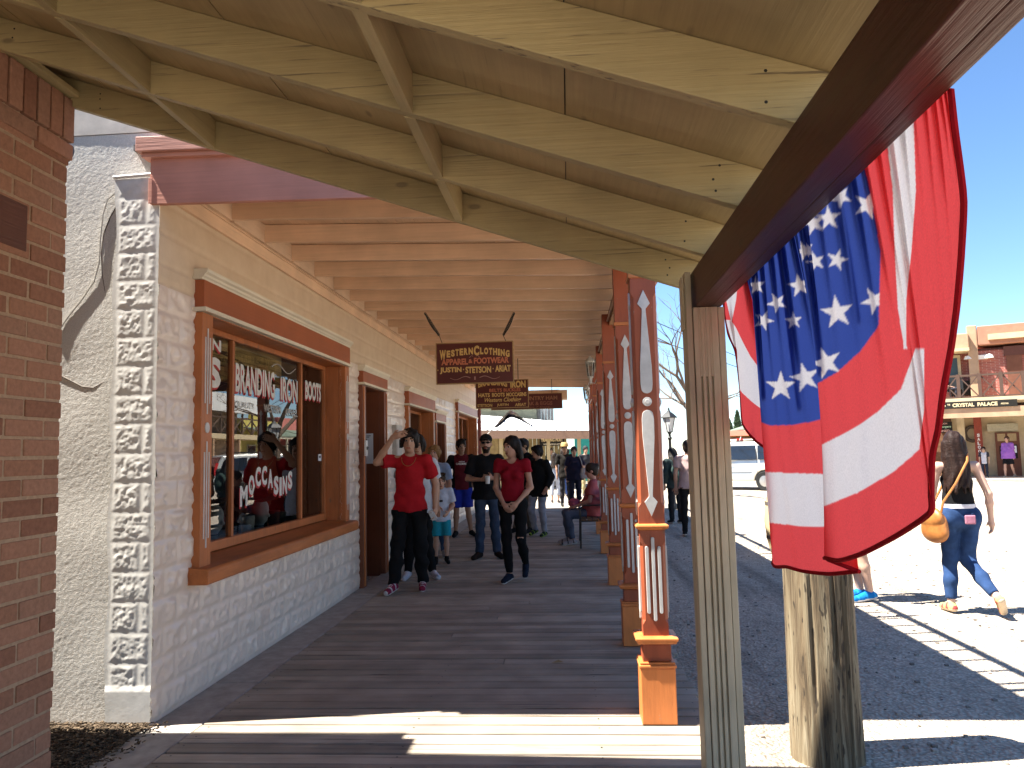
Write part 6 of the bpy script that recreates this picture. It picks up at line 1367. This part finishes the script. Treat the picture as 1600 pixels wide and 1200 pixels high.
def far(label,px,py,hd,H,sc,pc,hc=(.03,.02,.015),z=GZ,female=False,y=None,**k):
    p=at(px,py,z=z); 
    return person(label,(p[0],p[1],z),hd,H,.026,(.38,.22,.15),female=female,shirt=dict(col=sc,hem=.82,sleeve=k.get('sl',1.9)),pants=dict(col=pc,len=k.get('ln',1.0)),shoes=dict(col=(.05,.04,.04)),hair=dict(style=k.get('st','crop'),col=hc,vol=.012),hands=False,joints=k.get('j'))
walk=dict(kR=(-.1,-.12,.50),aR=(-.1,-.16,.085),tR=(-.11,-.32,.03),kL=(.1,.02,.5),aL=(.1,.24,.12),tL=(.11,.10,.03))
far('distant walker in a bright blue coat at the sunlit crossing',881,778,170,1.62,(.02,.16,.62),(.05,.10,.28),j=walk)
far('distant person in pale skirt and light top left of the blue coat',868,786,175,1.5,(.35,.42,.55),(.40,.45,.55),ln=.7,st='long')
far('distant person in dark clothes beside the blue coat',888,774,180,1.62,(.03,.025,.03),(.02,.02,.02))
far('distant person in beige trousers by the porch posts at the crossing',917,776,20,1.70,(.03,.03,.035),(.40,.33,.17),(.03,.03,.03))
far('distant person in a pale blue top beyond the woman in red',822,775,0,1.66,(.25,.45,.60),(.35,.30,.26))
far('distant dark figure in the shade of the trading post',862,762,30,1.7,(.03,.04,.03),(.025,.02,.02))

# seated woman on the bench by the posts
bench=thing('bench','black metal bench with wooden slats beside the carved posts','bench',(.36,12.55,0))
b=MB()
for x in (.16,.25,.34,.43): b.box(x,x+.075,11.95,13.2,.43,.455)
build('seat',b,paint('bench_wood',(.13,.075,.04),axis=1),bench,bevel=.004); b=MB()
for z in (.58,.68,.78): b.box(.545,.565,11.95,13.2,z,z+.075)
build('backrest',b,paint('bench_wood2',(.13,.075,.04),axis=1),bench,bevel=.004)
for yy in (12.05,13.1):
    b=MB(); b.tube([(.14,yy,0),(.15,yy,.40),(.16,yy,.42),(.52,yy,.42),(.57,yy,.88)],.014,8); b.tube([(.55,yy,0),(.52,yy,.42)],.014,8); b.tube([(.15,yy,.42),(.14,yy,.60),(.20,yy,.66),(.54,yy,.66)],.012,8); build('frame',b,black,bench,smooth=True)
st=person('woman in pink top and jeans sitting on the bench by the posts',(.36,12.62,-.36),-90,1.66,.013,(.42,.20,.15),female=True,belly=.12,shirt=dict(col=(.36,.09,.10),hem=.86,sleeve=.7,fit=1.18,loose=.03),pants=dict(col=(.075,.09,.14),mat='denim',fit=1.14,len=.97,top=1.06),shoes=dict(col=(.30,.28,.30),sole=(.5,.5,.5),accent=(.04,.04,.05)),hair=dict(style='bun',col=(.03,.018,.012),vol=.01),
 joints=dict(kR=(-.13,-.46,.90),aR=(-.14,-.42,.465),tR=(-.16,-.58,.41),kL=(.13,-.44,.90),aL=(.12,-.36,.465),tL=(.14,-.52,.41),hR=(-.10,-.02,.90),hL=(.10,-.02,.90),eR=(-.25,-.06,1.12),wR=(-.14,-.30,1.03),nR=(0,0,-1),eL=(.25,-.06,1.12),wL=(.14,-.30,1.03),nL=(0,0,-1)),look=(0,14,0))
b=MB(); b.lathe([(.10,-.06),(.15,-.03),(.15,.03),(.09,.07)],(0,-.30,1.02),18,sy=.6); b.v=[(x,y,z+.006*math.sin(x*60)) for x,y,z in b.v]; prop('pink_bag',b,cloth('bag_pink',(.42,.10,.16)),'pink bag on the lap of the seated woman','bag',st)

# ---- people in the street
q=at(1057,818,z=GZ)
bp=person('person with a dark backpack bending forward beside the lamp post',(q[0],q[1],GZ),195,1.58,.013,(.33,.19,.13),shirt=dict(col=(.03,.045,.045),hem=.80,sleeve=1.9,fit=1.2),pants=dict(col=(.015,.016,.02),cuff=.055),shoes=dict(col=(.015,.015,.015)),hair=dict(style='long',col=(.015,.012,.01),vol=.014,len=.10),joints=dict(hd=(.0,-.10,1.58),nk=(0,-.05,1.46),ch=(0,-.01,1.27)),look=(0,22,0))
sd=Sdf(.016,.03); sd.el((0,.17,1.16),(.15,.09,.22)); sd.el((0,.25,1.08),(.10,.05,.11)); sd.rc((-.1,.05,1.42),(-.1,-.09,1.2),.018,.018); sd.rc((.1,.05,1.42),(.1,-.09,1.2),.018,.018); Vs,Fs=sd.mesh(); b=MB(); b.add(Vs*.9,Fs.tolist(),0,.5); prop('backpack',b,cloth('pack_cloth',(.035,.06,.055)),'dark green backpack on the person by the lamp post','backpack',bp)
q=at(1080,838,z=GZ); person('person in pale top and dark trousers mostly hidden behind the tan post',(q[0],q[1],GZ),170,1.68,.014,(.42,.24,.17),shirt=dict(col=(.45,.32,.30),hem=.86,sleeve=.6,fit=1.15),pants=dict(col=(.012,.012,.014)),shoes=dict(col=(.02,.02,.02)),hair=dict(style='crop',col=(.03,.02,.015),vol=.012),joints=dict(eR=(-.28,-.02,1.13)))
q=at(1349,938,z=GZ); person('person in dark shorts and bright blue shoes, body hidden behind the flag',(q[0],q[1],GZ),-75,1.70,.011,(.52,.33,.24),shirt=dict(col=(.20,.22,.26),hem=.84,sleeve=.7),pants=dict(col=(.02,.025,.045),len=.43,fit=1.15),shoes=dict(col=(.01,.17,.50),sole=(.6,.6,.62),accent=(.02,.28,.65)),hair=dict(style='short',col=(.03,.02,.015),vol=.01),joints=dict(kR=(-.06,-.03,.48),kL=(.06,-.03,.48),aR=(-.07,.02,.085),aL=(.07,.03,.085),tR=(-.075,-.16,.03),tL=(.075,-.15,.03)))
q=at(1510,958,z=GZ)
def exw(r,P,hp,s,Hm):
    b=MB(); b.lathe([(.150,1.005),(.152,1.045),(.146,1.046),(.144,1.006)],(0,0,0),30,sy=.80); b.v=[(v[0]*s,v[1]*s-.0,v[2]*s) for v in b.v]; build('belt',b,cloth('white_belt',(.60,.60,.66)),r,local=True,smooth=True)
    b=MB(); b.box(-.095*s,.0,.138*s,.158*s,.86*s,.945*s); build('pocket_patch',b,cloth('patch_pink',(.38,.16,.22)),r,local=True,bevel=.01)
J=dict(eR=(-.255,.05,1.14),wR=(-.275,.01,.89),nR=(1,0,0),eL=(.215,-.03,1.15),wL=(.245,-.11,.90),nL=(-1,0,0),kL=(.10,-.04,.49),aL=(.125,.0,.085),tL=(.155,-.16,.035),kR=(-.05,-.01,.50),aR=(-.19,.28,.19),tR=(-.26,.175,.055))
wb=person('woman with long dark hair, black tank top and blue jeans with a tan bag',(q[0],q[1],GZ),172,1.63,.0088,(.52,.33,.25),female=True,shirt=dict(col=(.012,.012,.013),tucked=True,tank=True,hem=1.0,fit=1.0,wr=.002),pants=dict(col=(.025,.055,.14),mat='denim',fit=1.03,cuff=.048,top=1.045,len=.94,wr=.003),shoes=dict(col=(.34,.36,.14),sole=(.62,.50,.36),accent=(.50,.07,.07),acc=.2,laces=True),hair=dict(style='long',col=(.022,.009,.006),vol=.012,len=.33,noise=.006),look=(-14,0,0),joints=J,extras=exw)
sd=Sdf(.009,.02); cB=V3(.225,.05,.79); 
for (o,rr) in ((V3(0,0,.0),(.07,.155,.14)),(V3(0,0,-.06),(.066,.165,.105))): sd.el(cB+o,rr)
sd.el(cB+V3(.03,.0,.065),(.055,.150,.10),k=.006)
Vs,Fs=sd.mesh(); b=MB(); Vr=(Vs-cB)@rotz(R(20)).T+cB; b.add(Vr,Fs.tolist(),0,.5); b.tube([cB+V3(-.02,.10,.07),V3(.17,.155,1.0),V3(.06,.16,1.16),V3(-.06,.125,1.36),V3(-.095,.03,1.455),V3(-.06,-.09,1.40),V3(.10,-.13,1.1),V3(.20,-.10,.93),cB+V3(-.01,-.10,.07)],.011,8); 

prop('shoulder_bag',b,rough_mat('tan_leather',(.42,.17,.045),(.28,.10,.025),12,.2,.01,.45,4,.4),'tan leather shoulder bag at the hip of the woman in jeans','bag',wb)
# on the saloon porch and balcony
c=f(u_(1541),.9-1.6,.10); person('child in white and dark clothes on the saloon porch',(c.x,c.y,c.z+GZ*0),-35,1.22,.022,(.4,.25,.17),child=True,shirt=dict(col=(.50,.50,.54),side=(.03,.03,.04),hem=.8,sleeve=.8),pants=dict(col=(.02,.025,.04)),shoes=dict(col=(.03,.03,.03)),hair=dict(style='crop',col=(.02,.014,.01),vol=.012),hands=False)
c=f(u_(1573),-1.0,.10); person('woman in a purple top and black shorts walking on the saloon porch',(c.x,c.y,c.z),-50,1.62,.020,(.46,.27,.19),female=True,belly=.12,shirt=dict(col=(.30,.12,.45),hem=.80,sleeve=.8,fit=1.25),pants=dict(col=(.012,.012,.014),len=.42,fit=1.2),shoes=dict(col=(.3,.25,.2)),hair=dict(style='bun',col=(.10,.05,.03),vol=.012),hands=False,joints=walk)
bz=z_(625)
def seated(label,px,w_,col,hc,deg):
    c=f(u_(px),w_,bz-.48); return person(label,(c.x,c.y,c.z),deg,1.68,.024,(.46,.27,.2),shirt=dict(col=col,hem=.84,sleeve=.8,fit=1.2),pants=dict(col=(.03,.03,.04),top=1.08),shoes=dict(col=(.03,.03,.03)),hair=dict(style='crop',col=hc,vol=.008),hands=False,joints=dict(kR=(-.13,-.46,.95),aR=(-.14,-.44,.55),tR=(-.16,-.60,.50),kL=(.13,-.44,.95),aL=(.12,-.38,.55),tL=(.14,-.54,.50),wR=(-.14,-.30,1.03),wL=(.14,-.30,1.03)))
seated('white haired person in pale turquoise sitting on the saloon balcony',1494,-.75,(.30,.50,.52),(.55,.52,.48),60)
seated('person in a light patterned shirt sitting behind the balcony railing',1481,-.95,(.42,.38,.36),(.4,.36,.33),-40)
for px in (1494,1481,1512):
    b=MB(); w0=-.75 if px==1494 else (-.95 if px==1481 else -1.1); fbox(b,f,u_(px)-.22,u_(px)+.22,w0-.22,w0+.22,bz+.42,bz+.46)
    for a_ in (-.2,.2):
        for c_ in (-.2,.2): fbox(b,f,u_(px)+a_-.02,u_(px)+a_+.02,w0+c_-.02,w0+c_+.02,bz,bz+.42)
    fbox(b,f,u_(px)-.22,u_(px)+.22,w0-.24,w0-.20,bz+.46,bz+.9); c=f(u_(px),w0,bz); o=build('chair',b,black,loc=tuple(c)); tag(o,{1494:'dark balcony chair under the person in turquoise',1481:'dark balcony chair under the person in the patterned shirt',1512:'empty dark balcony chair below the tall window'}[px],'chair','chairs on the saloon balcony')

# ------------------------------------------------------------------ goods in the shop window
def hat(c,col,label,tilt=0,s=1):
    r=thing('cowboy_hat',label,'hat',c,0,'hats in the shop window'); b=MB(); n=28
    prof=[(.20,.03),(.205,.034),(.15,.012),(.10,.008),(.095,.06),(.085,.11),(.06,.125),(.02,.11)]
    b.lathe(prof,(0,0,0),n); b.v=[(x*s*.85,y*s*1.1,(z+ .9*max(0,abs(x)-.09)**2*6)*s) for x,y,z in b.v]; build('brim_and_crown',b,cloth('felt',col),r,local=True,smooth=True); b=MB(); b.lathe([(.0965,.012),(.096,.035)],(0,0,0),n,cap=False,sx=.85*s,sy=1.1*s); build('band',b,black,r,local=True,smooth=True)
def mannequin(c,label,hatcol=None,dark_=False):
    sd=Sdf(.011,.02); sd.el((0,0,.30),(.075,.095,.10)); sd.el((0,-.02,.24),(.058,.07,.08)); sd.rc((0,.01,.05),(0,.01,.22),.055,.048); sd.rc((-.09,0,.03),(.09,0,.03),.045,.045,.8); sd.rc((0,-.09,.27),(0,-.11,.24),.01,.014)
    Vs,Fs=sd.mesh(); r=thing('mannequin_head',label,'mannequin',c,R(75),'mannequin heads in the shop window'); link('head',mesh_from('head',Vs,Fs,[cmat('mann',(.5,.46,.42) if not dark_ else (.14,.12,.10))],None,None,True),r); b=MB(); b.tube([(.05*math.cos(a),.01+.05*math.sin(a),.15) for a in np.linspace(0,6.283,16)],.006,6); build('choker',b,black,r,local=True)
zs0=.74
mannequin((gx-.22,6.90,zs0),'white mannequin head wearing a black choker low in the shop window'); mannequin((gx-.30,6.15,zs0),'mannequin head at the left end of the window display')
hat((gx-.22,6.90,zs0+.36),(.05,.035,.03),'dark brown hat on the choker mannequin'); hat((gx-.45,6.05,1.28),(.30,.22,.12),'tan straw hat high on the display'); hat((gx-.40,5.30,1.22),(.5,.47,.42),'white hat with dark band in the left pane'); hat((gx-.30,6.42,zs0),(.28,.29,.30),'grey hat lying by the moccasins lettering'); hat((gx-.3,7.65,zs0+.1),(.12,.09,.06),'brown hat in the right pane of the window')
for k,(yy,col,lb) in enumerate(((6.02,(.33,.27,.16),'olive khaki coat on a stand in the shop window'),(6.35,(.22,.18,.13),'brown vest on a stand behind the lettering'),(7.75,(.16,.05,.02),'brown leather chaps hanging in the right pane'),(7.05,(.05,.03,.03),'dark shirt on a stand in the window'))):
    sd=Sdf(.014,.03); sd.rc((0,0,.15),(0,0,.55),.15,.16,.6); sd.rc((-.17,0,.52),(.17,0,.52),.06,.06); sd.rc((-.18,0,.52),(-.22,-.03,.15),.055,.045); sd.rc((.18,0,.52),(.22,-.03,.15),.055,.045); sd.noise=lambda X,Y,Z:.006*np.sin(X*40+Z*25); Vs,Fs=sd.mesh()
    o=link('garment',mesh_from('garment',Vs,Fs,[cloth('garment%d'%k,col)],None,None,True)); o.location=(gx-.55-.1*(k%2),yy,zs0+.22); o.rotation_euler=(0,0,R(80)); tag(o,lb,'clothing','garments in the shop window')
for k,yy in enumerate((5.35,5.62,6.55,7.15)):
    sd=Sdf(.011,.02); sd.rc((0,0,.04),(0,-.20,.035),.045,.04); sd.rc((0,.02,.06),(0,.02,.26),.05,.06); sd.clips=[(V3(0,0,.27),V3(0,0,1)),(V3(0,0,.008),V3(0,0,-1))]; Vs,Fs=sd.mesh(); o=link('boot',mesh_from('boot',Vs,Fs,[cmat('boot_leather',[(.20,.10,.05),(.05,.03,.02),(.40,.34,.26),(.10,.04,.03)][k])],None,None,True)); o.location=(gx-.16,yy,zs0); o.rotation_euler=(0,0,R(70)); tag(o,['brown boot at the left of the window display','dark boot beside the brown one','pale moccasin boot in the middle of the display','maroon boot near the choker mannequin'][k],'boot','boots in the shop window')
# hook and small leaf on the boards
b=MB(); b.add([(-.17,5.62,.004),(-.13,5.60,.012),(-.08,5.63,.006),(-.12,5.66,.016)],[(0,1,2,3)]); o=build('dry_leaf',b,rough_mat('leaf_dry',(.36,.25,.12)),recalc=False); tag(o,'dry curled leaf lying on the boardwalk','leaf')
# loose stones on the street
sm=MB()
for k in range(900):
    x,yv=random.uniform(.9,6),random.uniform(3.2,13); s_=random.uniform(.004,.016)
    if (x-cx)**2+(yv-cy)**2<.05: continue
    if yv<3.5: continue
    v8=[Vector((random.uniform(.6,1)*a*s_,random.uniform(.6,1)*b_*s_,random.uniform(.5,.8)*c_*s_))+Vector((x,yv,GZ+.002)) for a in (-1,1) for b_ in (-1,1) for c_ in (-1,1)]
    sm.add(v8,[(0,1,3,2),(4,6,7,5),(0,4,5,1),(2,3,7,6),(0,2,6,4),(1,5,7,3)],0,random.random())
build('gravel',sm,rough_mat('stones',(.34,.30,.26),(.16,.14,.12),30,.3,tint=.4),kind='stuff')
